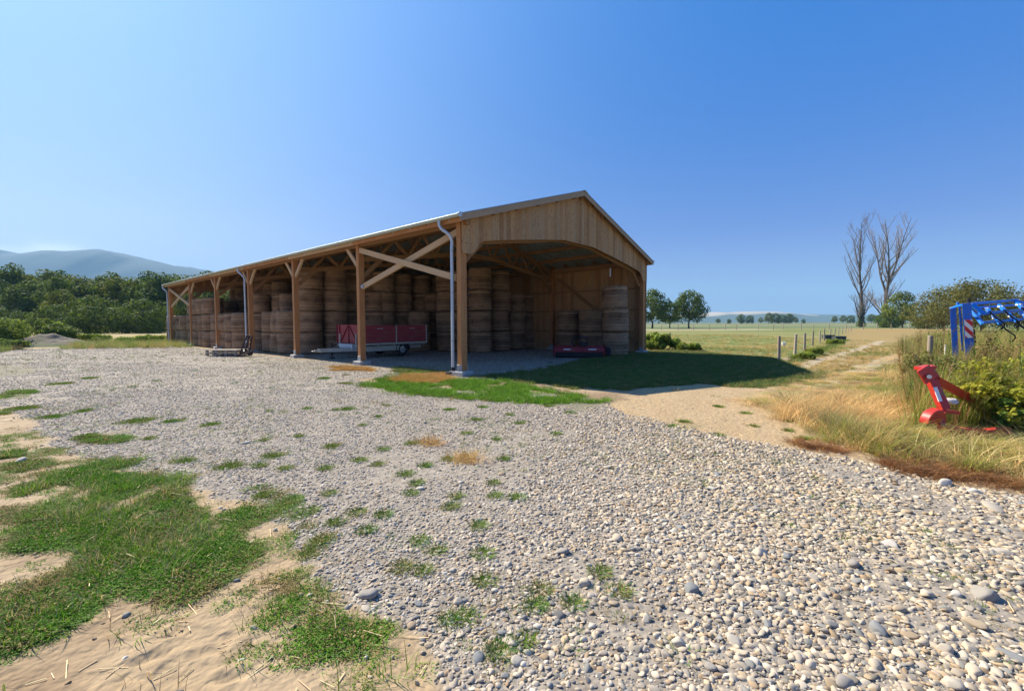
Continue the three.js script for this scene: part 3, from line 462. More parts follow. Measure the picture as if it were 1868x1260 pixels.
// ---------------------------------------------------------------- red flatbed trailer inside the barn
const paint = (r, g, b, seed, o = {}) => new THREE.MeshStandardMaterial({ map: tex(256, 256, (i, j) => { const n = pn(i / 10, j / 10, 25.6 | 0, 25, seed) * 0.5 + pn(i / 40, j / 40, 6, 6, seed + 1) * 0.5, k = 0.82 + 0.3 * n, e = pn(i / 5, j / 5, 51, 51, seed + 2), d = sstep(0.62, 0.74, n * 0.75 + e * 0.25) * 0.65; return mix3([r * k, g * k, b * k], [0.2, 0.12, 0.07], d); }), roughness: 0.55, ...o });
const trailerRed = paint(0.36, 0.035, 0.04, 201), cream = paint(0.5, 0.48, 0.38, 202), rubber = M(0.02, 0.02, 0.02, { roughness: 0.9 });
{
  const t = thing('farm_trailer', bw(8.4, 0, 1.5), 'flat farm trailer with red board sides and cream chassis parked in the barn', 'trailer');
  t.rotation.y = barn.rotation.y;   // x: along the barn (width), z: into the barn (length)
  const Wt = 2.35, L = 3.75;
  const ch = part(t, 'chassis', mergeGeometries([box(0.1, 0.2, L, 0.55, 0.47, L / 2), box(0.1, 0.2, L, Wt - 0.55, 0.47, L / 2), box(0.06, 0.24, L * 0.62, 0.1, 0.44, L * 0.32), box(Wt, 0.08, 0.12, Wt / 2, 0.59, 0.06), ...[0.9, 1.8, 2.8, 3.6].map((z) => box(Wt - 0.1, 0.1, 0.07, Wt / 2, 0.57, z))]), cream);
  part(t, 'load_bed', box(Wt, 0.05, L, Wt / 2, 0.66, L / 2), M(0.2, 0.16, 0.12));
  for (const x of [-0.012, Wt + 0.012]) part(ch, 'side_rail', box(0.05, 0.09, L + 0.03, x, 0.67, L / 2), cream);
  const side = (x, z0, z1) => { const s = part(t, 'side_board', box(0.035, 0.82, z1 - z0, x, 1.14, (z0 + z1) / 2), trailerRed); for (const y of [0.95, 1.14, 1.33]) part(s, 'board_groove', box(0.04, 0.012, z1 - z0 - 0.04, x, y, (z0 + z1) / 2, 0.003), M(0.16, 0.02, 0.02)); part(s, 'latch_handle', rod(V(x - (x < 1 ? 0.04 : -0.04), 1.4, (z0 + z1) / 2 - 0.16), V(x - (x < 1 ? 0.04 : -0.04), 1.4, (z0 + z1) / 2 + 0.16), 0.016, 6), M(0.6, 0.6, 0.58)); };
  for (const x of [0.02, Wt - 0.02]) { side(x, 0.06, L / 2 - 0.035); side(x, L / 2 + 0.035, L - 0.05); for (const z of [L / 2, L - 0.02]) part(t, 'stake', box(0.06, 0.95, 0.055, x, 1.1, z), cream); }
  const hb = part(t, 'headboard', box(Wt - 0.02, 0.88, 0.035, Wt / 2, 1.15, 0.02), trailerRed, 'brighter red headboard with ribs');
  for (const x of [0.06, 0.32, Wt / 2, Wt - 0.32, Wt - 0.06]) part(hb, 'rib', box(0.06, 0.88, 0.04, x, 1.15, -0.015), M(0.22, 0.02, 0.025));
  for (const s of [-1, 1]) part(hb, 'rib', beam(V(Wt / 2 + s * 0.1, 1.5, -0.012), V(Wt / 2 + s * 0.72, 0.78, -0.012), 0.05, 0.03), M(0.22, 0.02, 0.025));
  for (const x of [0.42, Wt - 0.42]) part(t, 'stake', box(0.06, 0.62, 0.05, x, 0.85, -0.06), cream);
  part(t, 'tailboard', box(Wt - 0.1, 0.82, 0.035, Wt / 2, 1.14, L - 0.03), trailerRed);
  part(t, 'tool_box', box(1.2, 0.26, 0.18, Wt / 2, 0.55, -0.1), M(0.55, 0.62, 0.68, { roughness: 0.4, metalness: 0.3 }));
  const db = part(t, 'drawbar', mergeGeometries([beam(V(0.5, 0.42, 0.3), V(Wt / 2 - 0.07, 0.42, -1.15), 0.09, 0.17), beam(V(Wt - 0.5, 0.42, 0.3), V(Wt / 2 + 0.07, 0.42, -1.15), 0.09, 0.17), box(0.26, 0.17, 0.6, Wt / 2, 0.42, -1.2)]), cream);
  part(db, 'coupling_eye', new THREE.TorusGeometry(0.07, 0.022, 8, 18).rotateX(Math.PI / 2).translate(Wt / 2, 0.4, -1.72), galv); part(db, 'coupling_neck', box(0.09, 0.09, 0.24, Wt / 2, 0.4, -1.57), cream);
  part(t, 'jack_stand', mergeGeometries([rod(V(Wt / 2 + 0.22, 0.1, -0.75), V(Wt / 2 + 0.22, 0.75, -0.75), 0.04), cyl(0.13, 0.15, 0.04).translate(Wt / 2 + 0.22, 0.05, -0.75), rod(V(Wt / 2 + 0.22, 0.62, -0.75), V(Wt / 2 + 0.5, 0.72, -0.75), 0.014)]), darkSteel);
  part(t, 'brake_lever', mergeGeometries([rod(V(Wt / 2 + 0.1, 0.5, -0.9), V(Wt / 2 + 0.16, 0.72, -0.5), 0.018), rod(V(Wt / 2 + 0.1, 0.66, -0.55), V(Wt / 2 + 0.3, 0.66, -0.55), 0.018)]), darkSteel);
  part(t, 'axle', rod(V(0.1, 0.34, 2.3), V(Wt - 0.1, 0.34, 2.3), 0.05), darkSteel);
  for (const x of [0.16, Wt - 0.16]) {
    const w = part(t, 'wheel', new THREE.TorusGeometry(0.235, 0.1, 14, 32).rotateY(Math.PI / 2).translate(x, 0.335, 2.3), rubber), o = x < 1 ? -1 : 1;
    part(w, 'rim', mergeGeometries([new THREE.CylinderGeometry(0.17, 0.17, 0.12, 24).rotateZ(Math.PI / 2).translate(x, 0.335, 2.3), new THREE.CylinderGeometry(0.06, 0.06, 0.2, 12).rotateZ(Math.PI / 2).translate(x + o * 0.02, 0.335, 2.3)]), M(0.3, 0.31, 0.33, { metalness: 0.3, roughness: 0.5 }));
    part(t, 'mudguard', new THREE.TorusGeometry(0.4, 0.03, 6, 18, Math.PI).scale(1, 1, 4).rotateY(Math.PI / 2).translate(x, 0.335, 2.3), darkSteel);
  }
}
// ---------------------------------------------------------------- red mower at the barn's right wall
{
  const c = G(1056, 652), t = thing('mower', V(c.x, 0, c.z), 'red tractor mower with black hitch frame standing before the two-high bales', 'mower'); t.rotation.y = -0.12;
  const red = paint(0.3, 0.02, 0.025, 211), sh = new THREE.Shape(); sh.moveTo(-0.36, 0.1); sh.lineTo(-0.38, 0.3); sh.quadraticCurveTo(-0.32, 0.47, -0.1, 0.52); sh.lineTo(0.14, 0.5); sh.quadraticCurveTo(0.36, 0.42, 0.4, 0.12); sh.lineTo(-0.36, 0.1);
  const hd = part(t, 'housing', new THREE.ExtrudeGeometry(sh, { depth: 2.3, bevelEnabled: true, bevelSize: 0.02, bevelThickness: 0.02, bevelSegments: 2, curveSegments: 10 }).rotateY(Math.PI / 2).translate(-1.15, 0.05, 0), red);
  for (const [x0, x1] of [[-0.72, -0.4], [0.42, 0.8]]) part(hd, 'sticker', box(x1 - x0, 0.07, 0.01, (x0 + x1) / 2, 0.4, 0.385, 0.003).translate(0, 0, -0.005), M(0.8, 0.8, 0.78));
  for (const x of [-1.2, 1.2]) part(t, 'side_plate', box(0.025, 0.52, 0.8, x, 0.33, 0, 0.01), red);
  part(t, 'roller', rod(V(-1.1, 0.12, 0.34), V(1.1, 0.12, 0.34), 0.1, 16), darkSteel);
  part(t, 'rubber_skirt', box(2.2, 0.22, 0.015, 0, 0.17, 0.45, 0.004), rubber);
  const hf = part(t, 'hitch_frame', mergeGeometries([beam(V(0.05, 0.5, 0.1), V(0.05, 1.0, 0.25), 0.06, 0.08), beam(V(0.38, 0.5, 0.1), V(0.38, 0.95, 0.25), 0.06, 0.08), beam(V(0.02, 0.95, 0.24), V(0.42, 0.95, 0.24), 0.07, 0.06), beam(V(-0.5, 0.52, 0.15), V(0.9, 0.52, 0.15), 0.09, 0.09)]), darkSteel);
  part(t, 'hose_loop', tube([V(-0.18, 0.5, 0.2), V(-0.3, 0.68, 0.22), V(-0.26, 0.92, 0.24), V(-0.05, 1.02, 0.24), V(0.08, 0.92, 0.24)], 0.028, 8, 30), rubber);
  part(t, 'gearbox', mergeGeometries([box(0.3, 0.26, 0.3, 0.2, 0.62, 0.1, 0.04), rod(V(0.2, 0.64, 0.2), V(0.2, 0.64, 0.5), 0.05)]), darkSteel);
  part(t, 'drive_guard', mergeGeometries([box(0.24, 0.4, 0.3, 1.36, 0.3, 0.0, 0.05)]), darkSteel);
}
// ---------------------------------------------------------------- pallet and iron harrow before the fourth bay
{
  const c = G(415, 649), yaw = -0.62, t = thing('wooden_pallet', V(c.x, 0.02, c.z), 'weathered wooden pallet lying on the gravel before the barn', 'pallet'); t.rotation.y = yaw + 0.5;
  const old = wm([0.44, 0.37, 0.29], [0.3, 0.24, 0.18], 8, 19, 0.5), R = rnd0(14), L = 1.75;
  for (const y of [0.0, 0.16]) { for (let k = 0; k < 8; k++) part(t, 'slat', box(0.13 + R() * 0.03, 0.022, 1.0, -L / 2 + 0.09 + k * (L - 0.18) / 7, y + 0.145, 0), old); for (const z of [-0.42, 0, 0.42]) { part(t, 'stringer', box(L, 0.02, 0.1, 0, y + 0.123, z), old); for (let k = 0; k < 4; k++) part(t, 'block', box(0.12, 0.085, 0.1, -L / 2 + 0.08 + k * (L - 0.16) / 3, y + 0.07, z), old); part(t, 'stringer', box(L, 0.02, 0.09, 0, y + 0.018, z), old); } }
  const h = thing('iron_harrow', G(447, 650).add(V(0, 0.02, 0)), 'dark rusty iron harrow section leaning upright at the pallet end', 'harrow'); h.rotation.y = -0.3;
  const rust = M(0.075, 0.045, 0.04, { roughness: 0.8, metalness: 0.3 });
  const fr = [V(-0.28, 0.02, 0.1), V(0.34, 0.02, 0.1), V(0.2, 1.0, -0.25), V(-0.12, 1.04, -0.25)];
  part(h, 'frame', mergeGeometries([0, 1, 2, 3].map((k) => beam(fr[k], fr[(k + 1) % 4], 0.05, 0.05))), rust);
  for (let k = 1; k < 5; k++) { const a = fr[0].clone().lerp(fr[3], k / 5), b = fr[1].clone().lerp(fr[2], k / 5); part(h, 'cross_bar', beam(a, b, 0.045, 0.05), rust); for (let q = 0; q < 3; q++) { const o = a.clone().lerp(b, 0.15 + q * 0.35); part(h, 'tine', rod(o, o.clone().add(V(0.04 - q * 0.03, -0.03, 0.2)), 0.016, 6), rust); } }
  part(h, 'cross_bar', beam(fr[0].clone().lerp(fr[1], 0.5), fr[2].clone().lerp(fr[3], 0.5), 0.06, 0.06), rust);
  part(h, 'drag_chain', tube([V(-0.28, 0.05, 0.15), V(-0.1, 0.1, 0.35), V(0.2, 0.06, 0.3), V(0.5, 0.22, 0.2), V(0.62, 0.28, 0.1)], 0.03, 6, 24), rust);
  part(h, 'hub', mergeGeometries([cyl(0.12, 0.12, 0.1, 14).rotateX(1.3).translate(0.45, 0.16, 0.1), cyl(0.05, 0.05, 0.22).rotateX(1.3).translate(0.45, 0.16, 0.1)]), rust);
}
// ---------------------------------------------------------------- red implement frame in the weeds
const redPaint = paint(0.52, 0.035, 0.022, 221, { roughness: 0.42 });
{
  const o = P(1725, 770, 6.5), gy = H(o.x, o.z), t = thing('red_implement_frame', V(o.x, gy, o.z), 'bright red iron hitch frame of a farm implement lying in the weeds', 'farm implement');
  const q = (x, y, d) => P(x, y, d).sub(V(o.x, gy, o.z));
  part(t, 'head_plate', mergeGeometries([beam(q(1684, 671, 6.62), q(1699, 694, 6.6), 0.2, 0.03, V(1, 0.15, 0)), beam(q(1690, 671, 6.78), q(1704, 692, 6.76), 0.19, 0.03, V(1, 0.15, 0)), beam(q(1678, 672, 6.7), q(1699, 669, 6.72), 0.17, 0.05, V(0, 0, 1))]), redPaint);
  part(t, 'hitch_pin', rod(q(1696, 687, 6.5), q(1697, 687, 6.85), 0.03, 10), galv);
  const arm = part(t, 'mast_arm', beam(q(1700, 693, 6.64), q(1724, 747, 6.5), 0.115, 0.09, V(1, 0.3, 0)), redPaint);
  part(arm, 'sticker', beam(q(1706.5, 706, 6.555), q(1716.5, 732, 6.49), 0.052, 0.012, V(1, 0.3, 0)), new THREE.MeshStandardMaterial({ roughness: 0.6, map: tex(64, 256, (i, j) => { const s = i > 22 && i < 42 && j > 30 && j < 226 && (noise(j / 5, i / 20, 5) > 0.45); return s ? [0.55, 0.3, 0.3] : [0.82, 0.8, 0.78]; }) }), 'white sticker strip on the red arm');
  part(t, 'back_strut', beam(q(1706, 692, 6.72), q(1775, 729, 7.2), 0.11, 0.1, V(0, 1, 0.3)), redPaint);
  const ws = new THREE.Shape(); ws.absarc(0, 0, 0.165, -0.15, Math.PI + 0.25, false); ws.absarc(0, 0, 0.055, Math.PI + 0.25, -0.15, true);
  const wg = new THREE.ExtrudeGeometry(ws, { depth: 0.1, bevelEnabled: true, bevelSize: 0.012, bevelThickness: 0.012, bevelSegments: 2, curveSegments: 20 });
  const wh = part(t, 'wheel_guard', wg, redPaint); wh.position.copy(q(1695, 766, 6.45)); wh.rotation.set(0.1, 0.25, -0.25);
  part(t, 'base_plate', beam(q(1712, 748, 6.55), q(1738, 751, 6.6), 0.05, 0.2, V(0, 1, 0)), redPaint);
  part(t, 'upright', beam(q(1717, 762, 6.4), q(1720, 795, 6.32), 0.07, 0.05, V(1, 0, 0)), redPaint);
  part(t, 'cross_bar', beam(q(1716, 785, 6.26), q(1792, 789, 6.36), 0.1, 0.12, V(0, 0, 1)), redPaint); part(t, 'cross_bar', beam(q(1792, 790, 6.36), q(1838, 785, 6.46), 0.1, 0.1, V(0, 0, 1)), redPaint);
  part(t, 'bracket', mergeGeometries([beam(q(1744, 785, 6.5), q(1762, 790, 6.4), 0.07, 0.06), beam(q(1824, 800, 6.42), q(1828, 782, 6.46), 0.12, 0.05), rod(q(1740, 801, 6.3), q(1776, 804, 6.34), 0.03)]), redPaint);
  const w2 = thing('white_rag', V(0, 0, 0), 'scrap of pale plastic caught in the weeds behind the red frame', 'scrap'); w2.position.copy(P(1735, 731, 6.9));
  const pg = new THREE.IcosahedronGeometry(0.07, 3), pp = pg.attributes.position; for (let i = 0; i < pp.count; i++) { const n = 0.6 + 0.8 * fbm(pp.getX(i) * 22 + 9, pp.getY(i) * 22 + pp.getZ(i) * 13, 2, 8); pp.setXYZ(i, pp.getX(i) * n * 1.3, pp.getY(i) * n * 0.7, pp.getZ(i) * n); } pg.computeVertexNormals(); part(w2, 'plastic_sheet', pg, M(0.62, 0.58, 0.54));
}
// ---------------------------------------------------------------- blue cultivator
{
  const D = 10.6, o = P(1764, 700, D), gy = 0.2, t = thing('blue_cultivator', V(o.x, gy, o.z), 'bright blue spring tine cultivator with striped warning panel standing in tall weeds', 'cultivator');
  const q = (x, y, d) => P(x, y, d).sub(V(o.x, gy, o.z)), blue = paint(0.008, 0.13, 0.62, 231, { roughness: 0.42 }), blueL = paint(0.01, 0.2, 0.72, 232, { roughness: 0.42 });
  const mast = part(t, 'mast', beam(q(1764, 553, D), q(1774.5, 706, D), 0.15, 0.07, V(0.75, 0, 0.66)), blue);
  const ch = new THREE.MeshStandardMaterial({ roughness: 0.4, map: tex(128, 256, (i, j) => ((j * 1.0 + i * 0.9 + 40) % 150) < 76 ? [0.55, 0.02, 0.03] : [0.75, 0.75, 0.76], true, false) });
  part(mast, 'warning_panel', (() => { const a = q(1767, 583, D - 0.075), b = q(1769.3, 616, D - 0.075), g = new THREE.BoxGeometry(0.135, a.distanceTo(b), 0.008); const d = a.clone().sub(b).normalize(), x = V(0.75, 0, 0.66).sub(d.clone().multiplyScalar(d.dot(V(0.75, 0, 0.66)))).normalize(); g.applyMatrix4(new THREE.Matrix4().makeBasis(x, d, x.clone().cross(d)).setPosition(a.add(b).multiplyScalar(0.5))); return g; })(), ch, 'red and white striped warning panel');
  part(mast, 'lock_pin', mergeGeometries([rod(q(1768.5, 545, D), q(1768.5, 556, D), 0.028), cyl(0.042, 0.042, 0.03).translate(...q(1768.5, 546, D).toArray())]), darkSteel);
  part(t, 'mast', beam(q(1739, 560, D + 0.5), q(1747, 700, D + 0.5), 0.11, 0.05, V(0.75, 0, 0.66)), blue); part(t, 'mast', beam(q(1751, 558, D + 0.65), q(1757, 640, D + 0.65), 0.04, 0.04, V(0.75, 0, 0.66)), blue);
  part(t, 'top_link', mergeGeometries([beam(q(1734, 562, D + 0.5), q(1760, 555, D + 0.1), 0.045, 0.045), rod(q(1748, 551, D + 0.55), q(1748, 560, D + 0.55), 0.03)]), blueL);
  const rail = (x0, y0, d0, x1, y1, d1, w = 0.065) => part(t, 'frame_rail', beam(q(x0, y0, d0), q(x1, y1, d1), w, w, V(0, 0, 1)), blueL);
  rail(1772, 554, D + 0.5, 1856, 547, D + 1.3); rail(1788, 572, D - 0.1, 1905, 563, D + 0.5); rail(1793, 588, D - 0.1, 1905, 579, D + 0.6, 0.05); rail(1780, 561, D + 0.3, 1900, 553, D + 0.9, 0.045);
  rail(1773, 556, D + 0.05, 1795, 574, D - 0.1, 0.09); rail(1772, 565, D + 0.3, 1794, 591, D - 0.05, 0.065); rail(1850, 549, D + 1.2, 1905, 560, D + 0.9, 0.06);
  let k = 0; for (const [x0, y0, x1, y1] of [[1797, 560, 1806, 568], [1823, 556, 1833, 566], [1812, 575, 1826, 591], [1840, 572, 1856, 587], [1856, 553, 1866, 562], [1862, 570, 1878, 584], [1886, 568, 1900, 583]]) {
    const a = q(x0, y0, D + 0.5), b = q(x1, y1, D - 0.05 + 0.04 * k++), tb = part(t, 'tine_bar', beam(a, b, 0.055, 0.055, V(1, 0, 0)), blueL);
    part(tb, 'spring_tine', tube([b, b.clone().add(V(0.1, -0.14, 0.05)), b.clone().add(V(0.26, -0.3, 0.1)), b.clone().add(V(0.3, -0.42, 0.0))], 0.016, 6), darkSteel);
    part(tb, 'bolt', cyl(0.035, 0.035, 0.12, 8).rotateX(1.57).translate(...a.clone().lerp(b, 0.4).toArray()), galv);
  }
  part(t, 'hydraulic_hose', tube([q(1777, 600, D), q(1779, 625, D - 0.05), q(1772, 640, D - 0.1), q(1768, 655, D - 0.1)], 0.02, 6), rubber);
}
// ---------------------------------------------------------------- fence, stakes, troughs
const greyPost = wm([0.36, 0.29, 0.22], [0.22, 0.17, 0.12], 4, 20, 0.5), lightPost = wm([0.5, 0.42, 0.33], [0.36, 0.29, 0.2], 3, 23, 0.4);
{
  const R = rnd0(31), f = thing('wire_fence', V(0, 0, 0), 'wooden post and wire fence running away along the pasture beside the track', 'fence');
  const xs = [[1421, 658], [1451, 647], [1468, 638.5], [1483, 630], [1496, 625], [1504, 621.5], [1515, 617], [1523, 614], [1530, 611.5], [1537, 609], [1543, 607], [1548.5, 605.5], [1553, 604]], tops = [];
  xs.forEach(([x, y], i) => { const p = G(x, y), h = 0.98 + R() * 0.12, r = 0.055 + R() * 0.012, g = new THREE.CylinderGeometry(r * 0.92, r, h, 9, 4), a = g.attributes.position; for (let k = 0; k < a.count; k++) a.setXYZ(k, a.getX(k) * (0.93 + 0.14 * noise(k, i)), a.getY(k) + (a.getY(k) > h * 0.49 ? (R() - 0.5) * 0.04 : 0), a.getZ(k) * (0.93 + 0.14 * noise(k + 9, i))); const m = part(f, 'fence_post', g, i % 3 === 1 || i > 5 ? lightPost : greyPost); m.position.set(p.x, h / 2 - 0.02, p.z); m.rotation.set((R() - 0.5) * 0.1, R() * 6, (R() - 0.5) * 0.08); tops.push(p); });
  for (const y of [0.42, 0.85]) { const gs = []; for (let i = 0; i + 1 < tops.length; i++) gs.push(rod(V(tops[i].x, y, tops[i].z), V(tops[i + 1].x, y, tops[i + 1].z), 0.004, 4)); part(f, 'wire', mergeGeometries(gs), galv); }
  const stake = (name, px, py, d, top_, mat, label, r) => { const p = P(px, py, d), h = top_; const g = new THREE.CylinderGeometry(r * 0.85, r, h, 8, 3); const t = thing(name, V(p.x, p.y, p.z), label, 'post'); part(t, 'shaft', g.translate(0, h / 2, 0), mat); part(t, 'sawn_top', new THREE.CylinderGeometry(r * 0.8, r * 0.84, 0.02, 8).translate(0, h + 0.005, 0), lightPost); return t; };
  stake('lone_post', 1222, 632, 30, 0.92, greyPost, 'lone dark fence post standing by green weeds right of the barn', 0.07);
  stake('field_stake', 1696, 668, 12.5, 0.85, greyPost, 'thick grey stake rising from the weeds left of the blue cultivator', 0.07);
  stake('white_stake', 1724.5, 655, 12, 0.38, M(0.75, 0.72, 0.62), 'short thin white stake in the weeds below the cultivator', 0.022);
  const b = thing('white_bucket', G(1430, 631), 'small white bucket on the grass behind the first fence post', 'bucket'); part(b, 'pail', new THREE.LatheGeometry([[0.001, 0], [0.11, 0], [0.13, 0.24], [0.14, 0.25], [0.13, 0.255], [0.12, 0.245], [0.1, 0.02], [0.001, 0.02]].map(([x, y]) => new THREE.Vector2(x, y)), 20), M(0.8, 0.8, 0.78)); part(b, 'handle', new THREE.TorusGeometry(0.13, 0.006, 6, 20, Math.PI).translate(0, 0.23, 0), galv);
  for (const [x, y, w, lab] of [[1531, 622, 0.95, 'dark water trough in the grass right of the fence line'], [1511, 619, 0.95, 'low grey water trough behind the fence posts']]) { const t = thing('water_trough', G(x, y), lab, 'trough'); const body = new THREE.Shape(); body.moveTo(-w / 2, 0.42); body.lineTo(-w * 0.42, 0.05); body.lineTo(w * 0.42, 0.05); body.lineTo(w / 2, 0.42); body.lineTo(w * 0.46, 0.42); body.lineTo(w * 0.38, 0.1); body.lineTo(-w * 0.38, 0.1); body.lineTo(-w * 0.46, 0.42); part(t, 'basin', new THREE.ExtrudeGeometry(body, { depth: 0.5, bevelEnabled: false }).translate(0, 0, -0.25), M(0.06, 0.07, 0.075)); for (const z of [-0.26, 0.25]) part(t, 'end_panel', box(w * 0.84, 0.36, 0.02, 0, 0.25, z), M(0.05, 0.06, 0.065)); }
  // a fence of small posts along the far side of the pasture
  const ff = thing('far_fence', V(0, 0, 0), 'line of small fence posts along the far edge of the pasture', 'fence'), fp = new THREE.CylinderGeometry(0.07, 0.08, 1.2, 6).translate(0, 0.6, 0); const q = [];
  for (let k = 0; k < 24; k++) { const x = 33 + k * 3.4 + R(), z = -98 - R() * 1.5; const m = part(ff, 'fence_post', fp, k % 2 ? greyPost : lightPost); m.position.set(x, -0.05, z); m.scale.y = 0.85 + R() * 0.4; q.push(V(x, 0.9, z)); }
  part(ff, 'wire', mergeGeometries(q.slice(1).map((p, i) => rod(q[i], p, 0.005, 4))), galv);
}
// ---------------------------------------------------------------- trees
function leafCloud({ clumps, leaves, size, seed, tint = 0.35, shell = 0.55, upb = 0.35 }) {   // clumps: [x, y, z, rx, ry]; many small folded leaf sprays
  const R = rnd0(seed), pos = [], nor = [], col = [], idx = [], tot = clumps.reduce((s, c) => s + c[3] * c[3] * c[4] ** 0.6, 0); let n = 0;
  for (const [cx, cy, cz, rx, ry] of clumps) {
    const m = Math.round(leaves * rx * rx * ry ** 0.6 / tot), ct = 0.8 + 0.4 * R(), warm = R();
    for (let k = 0; k < m; k++) {
      let a = R() * 2 - 1, th = R() * 6.283, s = Math.sqrt(1 - a * a), r = shell + (1 - shell) * R() ** 0.6; if (R() < 0.25) r *= R();
      const d = V(s * Math.cos(th), a, s * Math.sin(th)); r *= 0.8 + 0.4 * noise(d.x * 2.3 + cx * 3 + 9, d.y * 2.3 + d.z * 1.7 + cy * 3, seed);
      const c = V(cx + d.x * rx * r, cy + d.y * ry * r, cz + d.z * rx * r), nn = d.clone().add(V((R() - 0.5) * 1.7, (R() - 0.5) * 1.7 + upb, (R() - 0.5) * 1.7)).normalize();
      const t = V(R() - 0.5, R() - 0.5 - 0.25, R() - 0.5).cross(nn).normalize(), b = nn.clone().cross(t), L = size * (0.6 + 0.8 * R()), w = L * (0.32 + 0.2 * R()), fold = 0.25 * w;
      const P0 = c.clone().addScaledVector(t, -L * 0.5), P1 = c.clone().addScaledVector(b, w).addScaledVector(nn, fold), P2 = c.clone().addScaledVector(t, L * 0.5), P3 = c.clone().addScaledVector(b, -w).addScaledVector(nn, fold * (0.4 + R()));
      const v = ct * (1 - tint / 2 + tint * R()), yw = warm * 0.25 + R() * 0.2;
      for (const p of [P0, P1, P2, P3]) { pos.push(p.x, p.y, p.z); nor.push(nn.x, nn.y, nn.z); col.push(v * (1 + yw * 0.5), v, v * (1 - yw * 0.6)); }
      idx.push(n, n + 2, n + 1, n, n + 3, n + 2); n += 4;
    }
  }
  const g = new THREE.BufferGeometry(); g.setAttribute('position', new THREE.Float32BufferAttribute(pos, 3)); g.setAttribute('normal', new THREE.Float32BufferAttribute(nor, 3)); g.setAttribute('color', new THREE.Float32BufferAttribute(col, 3)); g.setIndex(idx); return g;
}
function limb(pts, r0, r1, sides = 6) {   // tapered branch through points
  const c = new THREE.CatmullRomCurve3(pts), n = Math.max(2, (pts.length - 1) * 2), pos = [], idx = []; let fr = V(1, 0, 0);
  for (let i = 0; i <= n; i++) { const p = c.getPoint(i / n), t = c.getTangent(i / n); fr = fr.clone().addScaledVector(t, -fr.dot(t)); if (fr.lengthSq() < 1e-4) fr = V(0, 0, 1).addScaledVector(t, -t.z); fr.normalize(); const b = t.clone().cross(fr), r = lerp(r0, r1, (i / n) ** 0.8); for (let k = 0; k < sides; k++) { const a = k / sides * 6.283; pos.push(p.x + r * (Math.cos(a) * fr.x + Math.sin(a) * b.x), p.y + r * (Math.cos(a) * fr.y + Math.sin(a) * b.y), p.z + r * (Math.cos(a) * fr.z + Math.sin(a) * b.z)); } }
  for (let i = 0; i < n; i++) for (let k = 0; k < sides; k++) { const a = i * sides + k, b = i * sides + (k + 1) % sides; idx.push(a, a + sides, b, b, a + sides, b + sides); }
  const g = new THREE.BufferGeometry(); g.setAttribute('position', new THREE.Float32BufferAttribute(pos, 3)); g.setIndex(idx); g.computeVertexNormals(); return g;
}
const barkTex = tex(128, 256, (i, j) => { const n = pn(i / 8, j / 40, 16, 6, 301) * 0.6 + pn(i / 4, j / 12, 32, 21, 302) * 0.4; return mix3([0.07, 0.055, 0.04], [0.2, 0.165, 0.125], n); });
const bark = M(0.09, 0.07, 0.05, { roughness: 0.95 }), deadBark = M(0.15, 0.12, 0.105, { roughness: 0.95 });
function treeKind(seed, h, rx, trunkH, nCl, leaves, size, mat, low = 0) {
  const R = rnd0(seed), cl = [], limbs = [limb([V(0, -0.2, 0), V(0.08, trunkH * 0.6, 0.05), V((R() - 0.5) * 0.5, trunkH * 1.3, (R() - 0.5) * 0.5), V(0, h * 0.72, 0)], h * 0.028, h * 0.006, 8)];
  for (let k = 0; k < nCl; k++) { const a = k * 2.4 + R(), q = (k + 0.5) / nCl, y = lerp(trunkH + 0.06 * h - low, h * 0.88, q), e = Math.sin(Math.PI * clamp(0.18 + 0.72 * q)) ** 0.7, r = rx * e * (0.35 + 0.5 * R()), s = rx * (0.27 + 0.17 * R()) * (1 - 0.25 * q); const c = [Math.cos(a) * r, y, Math.sin(a) * r, s, s * (0.62 + 0.3 * R())]; cl.push(c); if (k % 2 === 0) limbs.push(limb([V(0, Math.max(trunkH * 0.8, y * 0.55), 0), V(c[0] * 0.5, y * 0.82, c[2] * 0.5), V(c[0] * 0.95, y, c[2] * 0.95)], h * 0.012, h * 0.003, 5)); }
  cl.push([0, h * 0.9, 0, rx * 0.34, h * 0.1]);
  return { crown: leafCloud({ clumps: cl, leaves, size, seed: seed + 5 }), trunk: mergeGeometries(limbs), mat };
}
const leafDark = leafMat(0.1, 0.165, 0.022, 0.5), leafMid = leafMat(0.16, 0.215, 0.026, 0.5), leafOlive = leafMat(0.16, 0.17, 0.038, 0.5), leafBush = leafMat(0.17, 0.25, 0.05, 0.5);
const kinds = [treeKind(401, 12, 5.2, 2.4, 26, 5200, 0.42, leafMid), treeKind(402, 11, 5.6, 1.6, 30, 5600, 0.42, leafDark, 0.6), treeKind(403, 12.5, 4.6, 2.8, 24, 4600, 0.42, leafDark), treeKind(404, 7, 5.6, 0.5, 26, 5600, 0.36, leafDark, 0.6), treeKind(405, 9, 6.6, 1.6, 32, 6500, 0.3, leafOlive, 0.5), treeKind(406, 11.5, 5.6, 2.3, 28, 6000, 0.4, leafDark)];
const protoTree = {};
function tree(kind, pos, s, turn, label, group, sy = 1) {
  let t; if (!protoTree[kind]) { t = thing('tree', pos, label, 'tree', group); part(t, 'crown', kinds[kind].crown, kinds[kind].mat); part(t, 'trunk', kinds[kind].trunk, bark); protoTree[kind] = t; }
  else { t = protoTree[kind].clone(); t.name = numbered('tree'); scene.add(t); t.position.copy(pos); t.userData = { label, category: 'tree' }; if (group) t.userData.group = group; }
  t.scale.set(s, s * sy, s); t.rotation.y = turn; return t;
}
const at = (px, depth) => { const d = ray(px, 600); return V(d.x / -d.z * depth, -0.06, -depth); };
